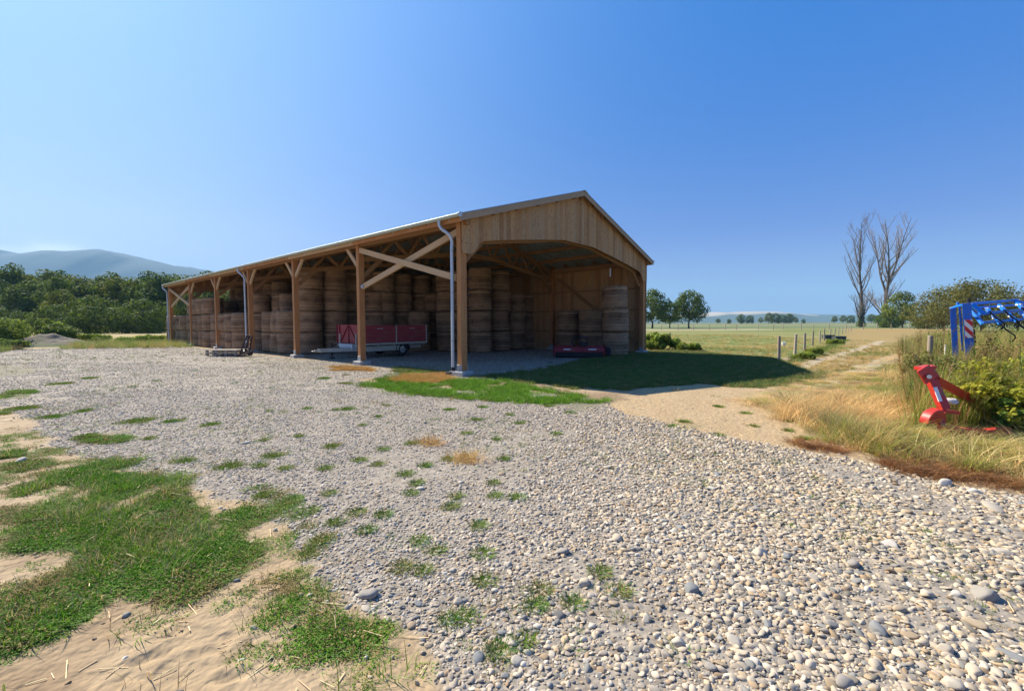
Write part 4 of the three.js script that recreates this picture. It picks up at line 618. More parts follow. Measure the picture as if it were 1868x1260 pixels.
{
  const R = rnd0(55), wood = 'trees of the dense wood at left';
  // dense wood: back, middle and front ranks
  for (let px = -60; px < 560; px += 21) tree(R() < 0.6 ? 2 : 0, at(px + (R() - 0.5) * 12, 116 + R() * 14), 1.12 + R() * 0.2, R() * 6.3, 'tall green tree in the back rank of the wood at left', wood, 1.0 + 0.1 * sstep(250, 0, px));
  for (let px = -50; px < 560; px += 27) tree([0, 1, 2][Math.floor(R() * 3)], at(px + (R() - 0.5) * 14, 103 + R() * 8), 0.95 + R() * 0.16, R() * 6.3, 'green tree in the middle rank of the wood at left', 'middle rank of the wood at left', 1);
  for (let px = -40; px < 540; px += 38) tree(R() < 0.5 ? 3 : 0, at(px + (R() - 0.5) * 14, 94 + R() * 5), 0.62 + R() * 0.16, R() * 6.3, 'lower green tree along the front edge of the wood at left', 'front edge of the wood at left', 1);
  tree(3, at(172, 84), 0.98, 1, 'dark round tree at the left of the two before the wood'); tree(3, at(262, 85), 0.94, 2.4, 'dark round tree at the right of the two, beside the barn end'); tree(3, at(105, 88), 0.8, 3.9, 'lower lighter round tree left of the two dark ones before the wood');
  // right of the barn
  tree(5, at(1190, 128), 1.0, 0.6, 'leafy field tree half hidden by the right corner of the barn'); tree(5, at(1257, 126), 0.96, 3.1, 'broad leafy field tree with visible trunk, second right of the barn'); tree(5, at(1222, 138), 0.72, 5, 'smaller tree in the gap between the two field trees');
  // far clumps below the hill
  for (const [px, d, s] of [[1310, 520, 0.55], [1330, 500, 0.5], [1352, 470, 0.95], [1368, 470, 0.85], [1388, 500, 0.6], [1402, 450, 0.95], [1414, 455, 1.0], [1426, 470, 0.9], [1440, 470, 1.0], [1452, 480, 0.6], [1466, 520, 0.5], [1522, 500, 0.7], [1538, 480, 0.75], [1552, 470, 0.8], [1590, 480, 0.9], [1604, 500, 0.9], [1620, 460, 0.9], [1640, 470, 0.8]]) tree([1, 5, 0][Math.floor(R() * 3)], at(px, d), s, R() * 6, 'small far tree in the line below the hill at right', 'far trees below the hill at right');
  // bushes behind the weeds at far right
  tree(0, at(1646, 118), 0.82, 0.3, 'fresh green tree right of the dead poplars'); tree(3, at(1622, 126), 0.7, 1.3, 'low dark bush at the foot of the right dead poplar'); tree(3, at(1690, 104), 0.62, 2.3, 'low dark bush between the green tree and the olive trees');
  tree(4, at(1722, 78), 0.86, 0.9, 'broad olive green tree left behind the blue cultivator'); tree(4, at(1792, 70), 0.92, 2.2, 'taller olive green tree straight behind the blue cultivator'); tree(4, at(1765, 82), 0.95, 4.4, 'olive green tree set back between its two neighbours'); tree(4, at(1858, 76), 0.7, 4, 'thin olive tree at the right edge of the view'); tree(4, at(1910, 80), 0.8, 5, 'olive tree just past the right edge of the view');
}
// two bare poplars
function poplar(seed, Ht, spread, leaders, forkAt) {
  const R = rnd0(seed), gs = { trunk: [], limb: [], twig: [] };
  const wob = (p, d, L, n, curl, k) => { const pts = [p.clone()]; let q = p.clone(), dir = d.clone(); for (let i = 0; i < n; i++) { dir.add(V((R() - 0.5) * k, curl, (R() - 0.5) * k)).normalize(); q = q.clone().addScaledVector(dir, L / n); pts.push(q); } return pts; };
  const along = (pts, t) => { const f = t * (pts.length - 1), i = Math.min(pts.length - 2, f | 0); return pts[i].clone().lerp(pts[i + 1], f - i); };
  const dirOf = (a, tilt, y = 1) => V(Math.cos(a) * Math.sin(tilt), Math.cos(tilt) * y, Math.sin(a) * Math.sin(tilt));
  const grow = (pts, r, level, from, count, L0, tilt) => {
    for (let k = 0; k < count; k++) {
      const t = from + (0.98 - from) * (k + R() * 0.8) / count, p = along(pts, t), a = R() * 6.283, L = L0 * (1.12 - 0.7 * t) * (0.6 + 0.6 * R()), tl = tilt * (0.7 + 0.6 * R());
      const q = wob(p, dirOf(a, tl), L, level === 1 ? 6 : 4, level === 1 ? 0.1 : 0.09, level === 1 ? 0.26 : 0.36), rr = Math.max(0.016, r * (1 - 0.72 * t) * 0.46);
      gs[level === 1 ? 'limb' : 'twig'].push(limb(q, rr, Math.max(0.011, rr * 0.22), level === 1 ? 5 : 3));
      if (level < 3) grow(q, rr, level + 1, 0.2, level === 1 ? 7 + Math.floor(R() * 5) : 4 + Math.floor(R() * 3), L * (level === 1 ? 0.42 : 0.5), 0.55);
    }
  };
  const r0 = Ht * 0.021, fork = Ht * forkAt, base = wob(V(0, -0.3, 0), V(0.0, 1, 0), fork, 6, 0.1, 0.06);
  gs.trunk.push(limb(base, r0 * 1.15, r0 * 0.72, 10));
  grow(base, r0, 1, 0.25, 12, Ht * 0.36, 0.85);
  for (let k = 0; k < leaders; k++) { const q = wob(base[base.length - 1], dirOf(k * 6.283 / leaders + 0.15, leaders > 1 ? 0.24 : 0.03), (Ht - fork) * (1 - 0.1 * k), 8, 0.05, 0.16); gs.trunk.push(limb(q, r0 * (leaders > 1 ? 0.5 : 0.7), 0.05, 7)); grow(q, r0 * 0.7, 1, 0.06, leaders > 1 ? 11 : 22, Ht * spread, 0.62); }
  return gs;
}
for (const [px, d, Ht, spread, leaders, fork, seed, turn, label] of [[1571, 142, 33, 0.40, 1, 0.2, 505, 3.1, 'tall bare dead poplar with one trunk, left of the pair'], [1614, 146, 36.5, 0.38, 3, 0.3, 512, 0.3, 'tall bare dead poplar forked into several leaders, right of the pair']]) {
  const t = thing('bare_poplar', at(px, d), label, 'tree'), g = poplar(seed, Ht, spread, leaders, fork); t.rotation.y = turn; part(t, 'trunk', mergeGeometries(g.trunk), M(0.085, 0.068, 0.056, { roughness: 0.95 })); part(t, 'limb', mergeGeometries(g.limb), deadBark).userData.kind = 'stuff'; part(t, 'twig', mergeGeometries(g.twig), M(0.22, 0.185, 0.17)).userData.kind = 'stuff';
  part(t, 'ivy', leafCloud({ clumps: [[0, 1.2, 0, 1.5, 1.4], [0.1, 3.2, 0, 1.1, 1.6], [-0.1, 5.5, 0.1, 0.95, 1.5], [0.1, 7.6, 0, 0.8, 1.2]].slice(0, leaders > 1 ? 4 : 3), leaves: leaders > 1 ? 1500 : 900, size: 0.3, seed }), leafDark);
}
// ---------------------------------------------------------------- gravel pile with bushes at far left
{
  const c = at(96, 34.2), g = new THREE.PlaneGeometry(8, 5, 64, 40).rotateX(-Math.PI / 2), p = g.attributes.position; for (let i = 0; i < p.count; i++) { const x = p.getX(i), z = p.getZ(i), e = Math.hypot(x / 3.8, z / 2.3); p.setY(i, Math.max(-0.08, 0.85 * (1 - e) * (0.8 + 0.5 * fbm(x + 9, z + 9, 3, 4)) + 0.25 * Math.exp(-((x + 1.2) ** 2)) - 0.05 + 0.06 * (noise(x * 7, z * 7, 5) - 0.5))); } g.computeVertexNormals();
  const t = thing('gravel_pile', V(c.x, 0, c.z), 'low heap of grey gravel and earth beside the bushes at far left', 'gravel pile'); part(t, 'heap', g, new THREE.MeshStandardMaterial({ roughness: 1, map: tex(256, 256, (i, j) => { const n = noise(i / 3, j / 3, 9), m = noise(i / 40, j / 40, 10); return mix3(mix3([0.08, 0.066, 0.052], [0.2, 0.17, 0.145], n), mix3([0.14, 0.11, 0.06], [0.1, 0.14, 0.03], sstep(0.5, 0.7, m)), m * 0.8); }) }));
  const bush = (px, d, w, h, seed, label, m = leafBush) => { const R = rnd0(seed), cl = [], q = at(px, d); for (let k = 0; k < 16; k++) cl.push([(R() - 0.5) * w * 0.85, h * (0.2 + 0.5 * R()), (R() - 0.5) * w * 0.6, w * (0.12 + 0.08 * R()), h * (0.24 + 0.12 * R())]); const t = thing('bush', V(q.x, 0, q.z), label, 'bush'); part(t, 'foliage', leafCloud({ clumps: cl, leaves: 5200, size: 0.17, seed, shell: 0.3, upb: 0.1 }), m); const gs = []; for (let k = 0; k < 14; k++) { const c = cl[k]; gs.push(limb([V(c[0] * 0.3, 0, c[2] * 0.3), V(c[0] * 0.7, c[1] * 0.6, c[2] * 0.7), V(c[0], c[1] + c[4] * 0.5, c[2])], 0.02, 0.006, 4)); } part(t, 'stem', mergeGeometries(gs), bark); return t; };
  bush(20, 34, 4.6, 2.5, 601, 'feathery green bush at the left edge beside the gravel pile'); bush(84, 35.6, 3.4, 2.3, 602, 'feathery green bush growing on the gravel pile'); bush(-30, 33, 3.6, 2.3, 603, 'green bush half outside the left edge of the view'); bush(10, 29.5, 2.2, 0.7, 604, 'low weed clump before the bushes at the left edge');
  const weedMat = leafMat(0.24, 0.33, 0.05, 0.5), wp_ = (px, d, w, h, seed, label) => bush(px, d, w, h, seed, label, weedMat);
  wp_(1212, 27.0, 1.9, 1.05, 611, 'bright green weed clump at the right corner of the barn'); wp_(1192, 26.8, 1.2, 0.6, 612, 'lower green weeds at the foot of the barn corner'); wp_(1256, 26.2, 1.5, 0.45, 613, 'low yellowish weeds right of the lone fence post');
  wp_(1468, 19.6, 0.8, 0.28, 614, 'green weeds around the second fence post'); wp_(1486, 22, 0.8, 0.32, 615, 'green weeds around the third fence post'); wp_(1524, 33, 1.0, 0.35, 616, 'green weeds by the water trough'); wp_(250, 37.5, 3.0, 0.75, 617, 'green weed patch on the verge left of the barn'); wp_(165, 39, 2.6, 0.9, 618, 'pale green weeds right of the gravel pile');
}
// ---------------------------------------------------------------- leafy shrubs and stalks in the bank at right
{
  const R = rnd0(641), yel = leafMat(0.31, 0.34, 0.03, 0.5), grn = leafMat(0.10, 0.19, 0.03, 0.45);
  const shrub = (px, py, d, w, h, n, size, seed, mat, label) => { const q = P(px, py, d); q.y = H(q.x, q.z); const cl = [], gs = []; const r = rnd0(seed); for (let k = 0; k < 14; k++) { const c = [(r() - 0.5) * w, h * (0.25 + 0.6 * r()), (r() - 0.5) * w * 0.7, w * (0.13 + 0.1 * r()), h * (0.14 + 0.1 * r())]; cl.push(c); gs.push(limb([V(c[0] * 0.25, 0, c[2] * 0.25), V(c[0] * 0.7, c[1] * 0.6, c[2] * 0.7), V(c[0], c[1] + c[4] * 0.7, c[2])], 0.012, 0.004, 4)); } const t = thing('leafy_shrub', q, label, 'shrub'); part(t, 'foliage', leafCloud({ clumps: cl, leaves: n, size, seed, shell: 0.2, tint: 0.5, upb: 0.5 }), mat); part(t, 'stem', mergeGeometries(gs), M(0.2, 0.2, 0.07)); };
  shrub(1808, 770, 7.0, 1.0, 0.75, 2600, 0.062, 651, yel, 'yellow green leafy shrub right behind the red iron frame'); shrub(1856, 760, 7.3, 1.1, 0.85, 2600, 0.062, 652, yel, 'larger yellow green shrub at the right edge of the view'); shrub(1838, 765, 6.8, 0.5, 0.5, 420, 0.085, 653, grn, 'fresh green broad leaved weed under the yellow shrub'); shrub(1810, 740, 8.4, 1.1, 0.85, 1700, 0.06, 654, yel, 'tall yellowish weed thicket below the blue cultivator'); shrub(1900, 740, 8.0, 1.4, 1.0, 2200, 0.06, 655, yel, 'yellow green thicket just past the right edge'); shrub(1690, 690, 9.8, 0.7, 0.75, 1500, 0.05, 657, leafMat(0.17, 0.19, 0.05, 0.4), 'olive green weed standing left of the red head plate'); shrub(1742, 690, 9.0, 0.9, 0.85, 1700, 0.05, 658, leafMat(0.15, 0.17, 0.045, 0.4), 'olive weed between the red frame and the blue mast'); shrub(1672, 660, 12.5, 0.8, 0.75, 1300, 0.055, 659, leafMat(0.2, 0.21, 0.06, 0.4), 'pale weed at the foot of the thick grey stake'); shrub(1830, 690, 9.6, 1.4, 1.3, 2000, 0.05, 660, leafMat(0.26, 0.2, 0.08, 0.4), 'brownish seed covered weed under the blue frame'); shrub(1716, 712, 9.4, 0.9, 0.8, 1500, 0.06, 656, leafMat(0.13, 0.16, 0.05, 0.4), 'grey green leafy weed standing left behind the red frame');
}
// ---------------------------------------------------------------- grass and weeds
function tuft(seed, n, hMin, hMax, spread, lean, w, seg = 3) {
  const R = rnd0(seed), pos = [], nor = [], idx = []; let b = 0;
  for (let k = 0; k < n; k++) {
    const a = R() * 6.283, r = spread * Math.sqrt(R()), bx = Math.cos(a) * r, bz = Math.sin(a) * r, h = lerp(hMin, hMax, R()), a2 = a + (R() - 0.5) * 2.2, ln = lean * (0.3 + R()) * h, fx = Math.cos(a2 + 1.57), fz = Math.sin(a2 + 1.57), cv = 1.2 + R() * 1.4;
    for (let s = 0; s <= seg; s++) { const t = s / seg, ww = w * (1 - t * 0.85) * (0.7 + 0.3 * Math.sin(3.14 * t)), o = ln * t ** cv, y = h * (t - 0.25 * lean * t * t); const x = bx + Math.cos(a2) * o, z = bz + Math.sin(a2) * o; pos.push(x - fx * ww, y, z - fz * ww, x + fx * ww, y, z + fz * ww); const nn = V(-Math.cos(a2), 0.9, -Math.sin(a2)).normalize(); for (let q = 0; q < 2; q++) nor.push(nn.x, nn.y, nn.z); if (s) idx.push(b, b + 1, b + 2, b + 1, b + 3, b + 2), b += 2; } b += 2;
  }
  const g = new THREE.BufferGeometry(); g.setAttribute('position', new THREE.Float32BufferAttribute(pos, 3)); g.setAttribute('normal', new THREE.Float32BufferAttribute(nor, 3)); g.setIndex(idx); return g;
}
function scatter(name, label, geo, mat, list, parent = null) {   // list: [x, y, z, scale, scaleY, turn, colour]
  const m = new THREE.InstancedMesh(geo, mat, list.length), q = new THREE.Object3D(); m.name = parent ? name : numbered(name);
  list.forEach(([x, y, z, s, sy, t, c, tx = 0, tz = 0, sz = null], i) => { q.position.set(x, y, z); q.rotation.set(tx, t, tz, 'YXZ'); q.scale.set(s, sy, sz ?? s); q.updateMatrix(); m.setMatrixAt(i, q.matrix); if (c) m.setColorAt(i, c); });
  m.userData.kind = 'stuff'; if (label) m.userData.label = label; (parent || scene).add(m); if (!parent) m.userData.category = 'grass'; return m;
}
const inBarn = (x, z) => { const u = (x - BX) * UX + (z - BZ) * UZ, v = (x - BX) * VX + (z - BZ) * VZ; return u > 0.4 && u < NB * BAY && v > 0.3 && v < WB - 0.2; };
const R7 = rnd0(701);
function field(d0, d1, dens, pick) {   // throws points over the part of the ground in view, dens(d) per square metre
  const out = []; for (let d = d0; d < d1;) { const st = 0.25 + d * 0.02, w = d * 1.22 + 0.8, n = dens(d + st / 2) * st * 2 * w; const c = Math.floor(n) + (R7() < n % 1 ? 1 : 0); for (let k = 0; k < c; k++) { const x = (R7() * 2 - 1) * w, z = -(d + R7() * st); if (x < GX0 + 1 || x > GX1 - 1) continue; const e = pick(x, z); if (e) out.push(e); } d += st; } return out;
}
const grassMat = leafMat(1, 1, 1, 0.42, false), gcol = (r, g, b, k = 0.35) => { const v = (1 - k / 2 + k * R7()) * 1.35; return C(r * v * (0.9 + 0.25 * R7()), g * v, b * v); };
{
  const weedT = (() => { const R = rnd0(721), gs = [tuft(722, 26, 0.015, 0.055, 0.08, 1.3, 0.0026, 2)]; for (let k = 0; k < 50; k++) { const a = R() * 6.283, r = 0.085 * Math.sqrt(R()), l = 0.006 + R() * 0.009, q = new THREE.PlaneGeometry(l * 0.55, l, 1, 1).translate(0, l * 0.4, 0).rotateX(-1.1 + (R() - 0.5) * 1.3).rotateY(R() * 6.283); q.translate(Math.cos(a) * r, 0.006 + R() * 0.026, Math.sin(a) * r); q.deleteAttribute('uv'); gs.push(q); } return mergeGeometries(gs); })();
  const matT = tuft(711, 30, 0.012, 0.045, 0.075, 1.2, 0.003, 2), lawnT = tuft(712, 30, 0.03, 0.10, 0.08, 0.8, 0.0035, 3), dryT = tuft(713, 26, 0.25, 0.62, 0.11, 0.75, 0.0038, 4), tallT = tuft(714, 20, 0.5, 1.15, 0.14, 0.4, 0.005, 4), shortDry = tuft(715, 24, 0.04, 0.16, 0.11, 1.1, 0.003, 3);
  scatter('creeping_grass', 'low mats of green creeping grass over the soil and gravel in the foreground', weedT, grassMat, field(1.4, 13, (d) => d < 6 ? 1900 : 900, (x, z) => { const w = cover(x, z); let m = w.mat * sstep(0.40, 0.56, 0.55 * fbm(x * 4.5, z * 4.5, 3, 16) + 0.45 * fbm(x * 1.6, z * 2.2, 2, 26)); const sp = mSparse(x, z); if (sp > 0.1) m = Math.max(m, 0.42 * sp * sstep(0.4, 0.6, fbm(x * 5 + 3, z * 5, 3, 17))); if (x < 0.3 - z * -0.02) m = Math.max(m, 0.22 * sstep(0.5, 0.62, fbm(x * 2.6 + 7, z * 2.6, 3, 12)) * (1 - w.gravel) * sstep(2.6, 3.4, -z - x * 0.3)); if (m < 0.06) return null; const dryish = sstep(0.48, 0.62, fbm(x * 2.1, z * 2.1, 3, 15)); if (R7() > m) return null; return [x, H(x, z) - 0.006, z, 0.5 + R7() * 0.5 + 0.45 * m, 0.35 + R7() * 0.5 + 0.6 * m * (0.4 + fbm(x * 6, z * 6, 2, 13)), R7() * 6.3, R7() < dryish * 0.4 + 0.25 * (1 - m) ? gcol(0.22, 0.17, 0.06) : R7() < 0.08 ? gcol(0.36, 0.27, 0.12) : gcol(0.09, 0.2, 0.009, 0.7)]; }));
  scatter('blade_grass', 'thin grass blades standing in the creeping weed mats', tuft(723, 9, 0.03, 0.11, 0.06, 0.8, 0.0026, 3), grassMat, field(1.4, 12, (d) => d < 6 ? 420 : 160, (x, z) => { const w = cover(x, z); if (R7() > w.mat * 0.8 * sstep(0.4, 0.65, fbm(x * 3 + 2, z * 3, 3, 11)) + 0.012 * (1 - w.gravel) * (x < 1)) return null; return [x, H(x, z), z, 0.7 + R7() * 0.7, 0.5 + R7() * 0.9, R7() * 6.3, R7() < 0.3 ? gcol(0.42, 0.33, 0.16) : gcol(0.12, 0.22, 0.015, 0.6)]; }));
  // single tufts among the stones
  const spots = [[605, 815, 28], [632, 746, 40], [610, 748, 24], [545, 797, 26], [650, 934, 26], [667, 968, 34], [773, 1040, 24], [880, 1058, 26], [822, 925, 36], [905, 1188, 40], [975, 1105, 20], [590, 855, 30], [740, 864, 38], [662, 776, 16], [610, 952, 20], [570, 930, 20], [530, 915, 26], [560, 745, 26], [490, 750, 20], [500, 832, 40], [480, 803, 22], [600, 900, 20], [748, 900, 24], [765, 985, 18], [830, 905, 30], [760, 882, 22], [875, 960, 24], [900, 880, 16], [920, 838, 26], [775, 848, 16], [690, 845, 16], [655, 838, 16], [385, 775, 50], [315, 768, 30], [250, 768, 60], [270, 800, 22], [335, 840, 60], [230, 842, 40], [520, 855, 30], [420, 850, 50], [475, 850, 18], [700, 818, 26], [748, 807, 22], [815, 835, 20], [850, 790, 26], [905, 800, 20], [950, 770, 26], [1015, 790, 18], [990, 1075, 20], [820, 1128, 22], [850, 1122, 20], [955, 1170, 20], [1130, 1080, 18], [940, 908, 26], [900, 905, 22], [1047, 1100, 14], [1095, 1045, 16], [590, 690, 30], [630, 700, 30], [705, 740, 20], [820, 747, 26], [880, 742, 40], [930, 756, 24], [690, 760, 20], [880, 1010, 18], [730, 1032, 22], [795, 1005, 14], [560, 1010, 30], [585, 985, 26], [700, 938, 20], [480, 905, 24], [455, 1010, 16], [1000, 740, 40], [1040, 752, 34], [870, 765, 30], [1250, 770, 30], [1308, 792, 40], [1228, 778, 30], [1310, 742, 24], [1375, 777, 28], [1440, 785, 24], [1470, 800, 30], [1360, 755, 20], [1440, 770, 20], [700, 698, 40], [160, 690, 30], [110, 700, 40], [40, 745, 40], [0, 755, 40], [95, 760, 40], [150, 750, 30]];
  const single = []; spots.forEach(([x, y, s], si) => { const p = G(x, y), r = s * (0.4 + 0.45 * R7()) / FOC * Math.hypot(p.x, EYE, p.z) * 0.5, n = Math.round(9 + r * r * 1500); for (let k = 0; k < n; k++) { const a = R7() * 6.3, q = r * R7() ** 0.8 * (0.7 + 0.6 * noise(a * 1.3 + si, 2, 9)), X = p.x + Math.cos(a) * q, Z = p.z + Math.sin(a) * q; single.push([X, H(X, Z), Z, 0.6 + R7() * 0.6 + r * 0.4, 0.5 + R7() * 0.9 + r * 0.6, R7() * 6.3, R7() < 0.3 ? gcol(0.24, 0.2, 0.07) : gcol(si % 4 === 1 ? 0.08 : 0.11, 0.21, 0.012, 0.6)]); } });
  scatter('gravel_tufts', 'small green grass tufts growing between the stones', matT, grassMat, single);
  scatter('sparse_tufts', 'scattered thin grass sprigs in the gravel', matT, grassMat, field(2, 26, (d) => d < 9 ? 26 : 11, (x, z) => { const w = cover(x, z); if (w.gravel < 0.6 || x > 3.2 + z * -0.02 || inBarn(x, z) || fbm(x * 0.7, z * 0.7, 2, 90) < 0.5) return null; return [x, H(x, z), z, 0.4 + R7() * 0.6, 0.4 + R7() * 0.9, R7() * 6.3, R7() < 0.3 ? gcol(0.26, 0.2, 0.07) : gcol(0.1, 0.19, 0.02)]; }));
  scatter('lawn_grass', 'short bright green grass before the barn and in its shade', lawnT, grassMat, field(9, 30, (d) => 230, (x, z) => { const w = cover(x, z), m = Math.max(w.lawn * sstep(0.3, 0.52, fbm(x * 1.8, z * 1.8, 3, 14)), w.shade * 0.8 * (1 - w.sand)); if (R7() > m || inBarn(x, z)) return null; const yl = w.yellow; return [x, H(x, z) - 0.005, z, 0.9 + R7() * 0.6, 0.7 + R7() * 0.8, R7() * 6.3, R7() < yl * 0.9 ? gcol(0.4, 0.26, 0.06) : w.lawn > 0.4 ? gcol(0.115, 0.23, 0.014, 0.6) : (R7() < 0.3 ? gcol(0.26, 0.2, 0.08) : gcol(0.09, 0.15, 0.03))]; }));
  scatter('dead_mat', 'patches of rust coloured dead grass', shortDry, grassMat, field(2, 20, (d) => 260, (x, z) => { const w = cover(x, z), m = Math.max(w.rust, w.yellow * 0.9); if (m < 0.4 || R7() > m || inBarn(x, z)) return null; return [x, H(x, z), z, 0.8 + R7() * 0.6, 0.5 + R7() * 0.6, R7() * 6.3, w.rust > 0.5 ? gcol(0.27, 0.135, 0.05) : gcol(0.42, 0.26, 0.08)]; }));
  const fa = P(1712, 797, 6.32), fb = P(1842, 795, 6.48), onFrame = (x, z) => { const dx = fb.x - fa.x, dz = fb.z - fa.z, t = clamp(((x - fa.x) * dx + (z - fa.z) * dz) / (dx * dx + dz * dz)); return Math.hypot(x - fa.x - t * dx, z - fa.z - t * dz) < 0.62; };
  const edge = (x, z) => sstep(0.5, 0.95, mBank(x, z)), height = (x, z) => { const q = x / -z, e = edge(x, z); let h = -z > 9 ? lerp(0.08, 0.16, sstep(0.6, 0.84, q)) : lerp(0.26, 0.42, sstep(0.55, 0.75, q)); if (-z > 7.3) h = lerp(h, 1.1, sstep(0.85, 0.97, q)); else h *= lerp(1, 0.8, sstep(0.84, 0.96, q)); return h * (0.6 + 0.4 * e); };
  scatter('dry_bank_grass', 'tall dry straw coloured grass on the bank at right', dryT, grassMat, field(3.4, 34, (d) => d < 8 ? 95 : d < 14 ? 50 : 16, (x, z) => { const w = cover(x, z); if (w.bank < 0.45 || R7() > w.bank * (w.rust > 0.5 ? 0.3 : 1)) return null; const g = fbm(x * 0.8 + 4, z * 0.8, 3, 95), k = R7(), cl = fbm(x * 2.6, z * 2.6, 2, 94), hgt = height(x, z) * (0.55 + R7() * 0.6) * (0.55 + 0.95 * cl) * 1.25 * (-z > 14 ? 0.7 : 1) * (onFrame(x, z) ? 0.12 : 1); if (R7() > 0.35 + 1.1 * cl) return null; return [x, H(x, z), z, 0.7 + R7() * 0.4, hgt, R7() * 6.3, k < sstep(0.44, 0.64, g) * (x > -0.8 * z ? (-z < 6.9 ? 0.55 : 0.95) : -z < 7 ? 0.42 : 0.5) ? gcol(0.25, 0.265, 0.04, 0.6) : k < 0.85 ? gcol(0.52, 0.37, 0.15, 0.5) : gcol(0.36, 0.21, 0.08)]; }));
  scatter('tangled_grass', 'long bent straw blades over the dry bank', tuft(716, 12, 0.22, 0.6, 0.16, 1.25, 0.0042, 5), grassMat, field(3.6, 16, (d) => 26, (x, z) => { const w = cover(x, z); if (w.bank < 0.6 || w.rust > 0.6 || onFrame(x, z) || R7() > w.bank || (-z > 9 && x < 0.84 * -z)) return null; const g = fbm(x * 0.8 + 4, z * 0.8, 3, 95), q = x / -z; return [x, H(x, z), z, 0.8 + R7() * 0.5, (0.45 + R7() * 0.5) * (q < 0.6 ? 0.5 : 1), R7() * 6.3, R7() < sstep(0.44, 0.62, g) * 0.6 ? gcol(0.24, 0.25, 0.06, 0.5) : gcol(0.56, 0.42, 0.19, 0.6)]; }));
  scatter('grey_green_grass', 'grey green grass clumps at the front edge of the bank', dryT, grassMat, [[1560, 795], [1530, 785], [1510, 770], [1475, 745], [1545, 800], [1490, 760], [1580, 805], [1500, 778], [1522, 792], [1570, 790], [1460, 738], [1540, 775], [1515, 788], [1555, 806]].flatMap(([x, y]) => { const p = G(x, y); return Array.from({ length: 3 }, () => { const X = p.x + (R7() - 0.5) * 0.5, Z = p.z + (R7() - 0.5) * 0.4; return [X, H(X, Z), Z, 0.8 + R7() * 0.4, 0.45 + R7() * 0.3, R7() * 6.3, gcol(0.19, 0.2, 0.085)]; }); }));
  scatter('tall_weeds', 'tall tangled weeds and dry stalks around the implements', tallT, grassMat, field(5.6, 26, (d) => d < 11 ? 34 : 15, (x, z) => { const w = cover(x, z), k = x + 0.86 * z + 0.1; if (w.bank < 0.7 || k < 0.1 || R7() > sstep(0.1, 1.4, k) || (-z < 6.95)) return null; const g = fbm(x * 0.9 + 14, z * 0.9, 3, 96), gr = R7(); return [x, H(x, z), z, 0.8 + R7() * 0.6, 0.5 + R7() * 0.55, R7() * 6.3, gr < g + 0.1 ? gcol(0.19, 0.235, 0.035, 0.6) : gr < 0.8 ? gcol(0.34, 0.26, 0.11, 0.5) : gcol(0.3, 0.17, 0.08)]; }));
  scatter('track_grass', 'dry short grass on the farm track and pasture', shortDry, grassMat, field(13, 60, (d) => d < 30 ? 26 : 7, (x, z) => { const w = cover(x, z), m = Math.max(w.track * 0.8, w.pasture * 0.6, w.verge); if (R7() > m * (1 - 0.85 * w.rut) || inBarn(x, z) || w.gravel > 0.5) return null; const gp = fbm(x * 0.3, z * 0.5, 3, 97), s = 1 + R7() * 0.8 + (-z > 30 ? 0.8 : 0); return [x, H(x, z), z, s, 0.6 + R7() * 0.7 + w.verge * 0.9, R7() * 6.3, w.verge > 0.5 || R7() < sstep(0.45, 0.62, gp) * 0.75 ? gcol(0.15, 0.19, 0.04) : gcol(0.38, 0.28, 0.1)]; }));
  scatter('verge_grass', 'tall green grass along the verge at far left', dryT, grassMat, field(24, 48, (d) => 9, (x, z) => { if (x > -9) return null; const w = cover(x, z); if (w.verge < 0.4 || R7() > w.verge || inBarn(x, z)) return null; return [x, H(x, z), z, 1.2 + R7() * 0.8, 0.5 + R7() * 0.9, R7() * 6.3, R7() < 0.7 ? gcol(0.16, 0.22, 0.035, 0.5) : gcol(0.36, 0.28, 0.1)]; }));
  // stalk with leaves: single upright weeds in the bank
  const stalkGeo = (() => { const gs = [limb([V(0, 0, 0), V(0.02, 0.4, 0.01), V(-0.01, 0.8, 0), V(0.03, 1.1, 0.02)], 0.009, 0.003, 4)]; const R = rnd0(741); for (let k = 0; k < 46; k++) { const y = 0.12 + R() * 0.98, a = R() * 6.3, l = 0.07 * (1.2 - y * 0.7) + 0.015; gs.push(new THREE.PlaneGeometry(l * 0.34, l, 1, 2).translate(0, l / 2, 0).rotateX(0.7 + R() * 0.8).rotateY(a).translate(0, y, 0)); } return mergeGeometries(gs); })();
  scatter('leafy_stalks', 'upright leafy weed stalks among the dry grass', stalkGeo, grassMat, field(5.2, 24, (d) => d < 11 ? 2 : 1.2, (x, z) => { const w = cover(x, z), k = x + 0.87 * z; if (w.bank < 0.7 || k < 0 || -z < 7.2) return null; return [x, H(x, z), z, 1 + R7() * 0.5, 0.6 + R7() * 0.6, R7() * 6.3, R7() < 0.55 ? gcol(0.12, 0.17, 0.04) : gcol(0.26, 0.19, 0.08), (R7() - 0.5) * 0.25, (R7() - 0.5) * 0.25]; }));
  // straw, clods
  const strawG = new THREE.BoxGeometry(0.0035, 0.003, 0.09);
  scatter('straw_litter', 'loose straw stems lying on the soil and grass', strawG, M(0.62, 0.5, 0.3), field(1.3, 9, (d) => 18, (x, z) => { const w = cover(x, z); if (R7() < w.gravel * 0.93) return null; const s = 0.5 + R7() * 1.1; return [x, H(x, z) + 0.008 + w.mat * 0.03 * R7(), z, 0.6 + R7() * 0.6, 1, R7() * 6.3, gcol(1, 0.95, 0.85, 0.5), (R7() - 0.5) * 0.3, 0, s]; }));
}
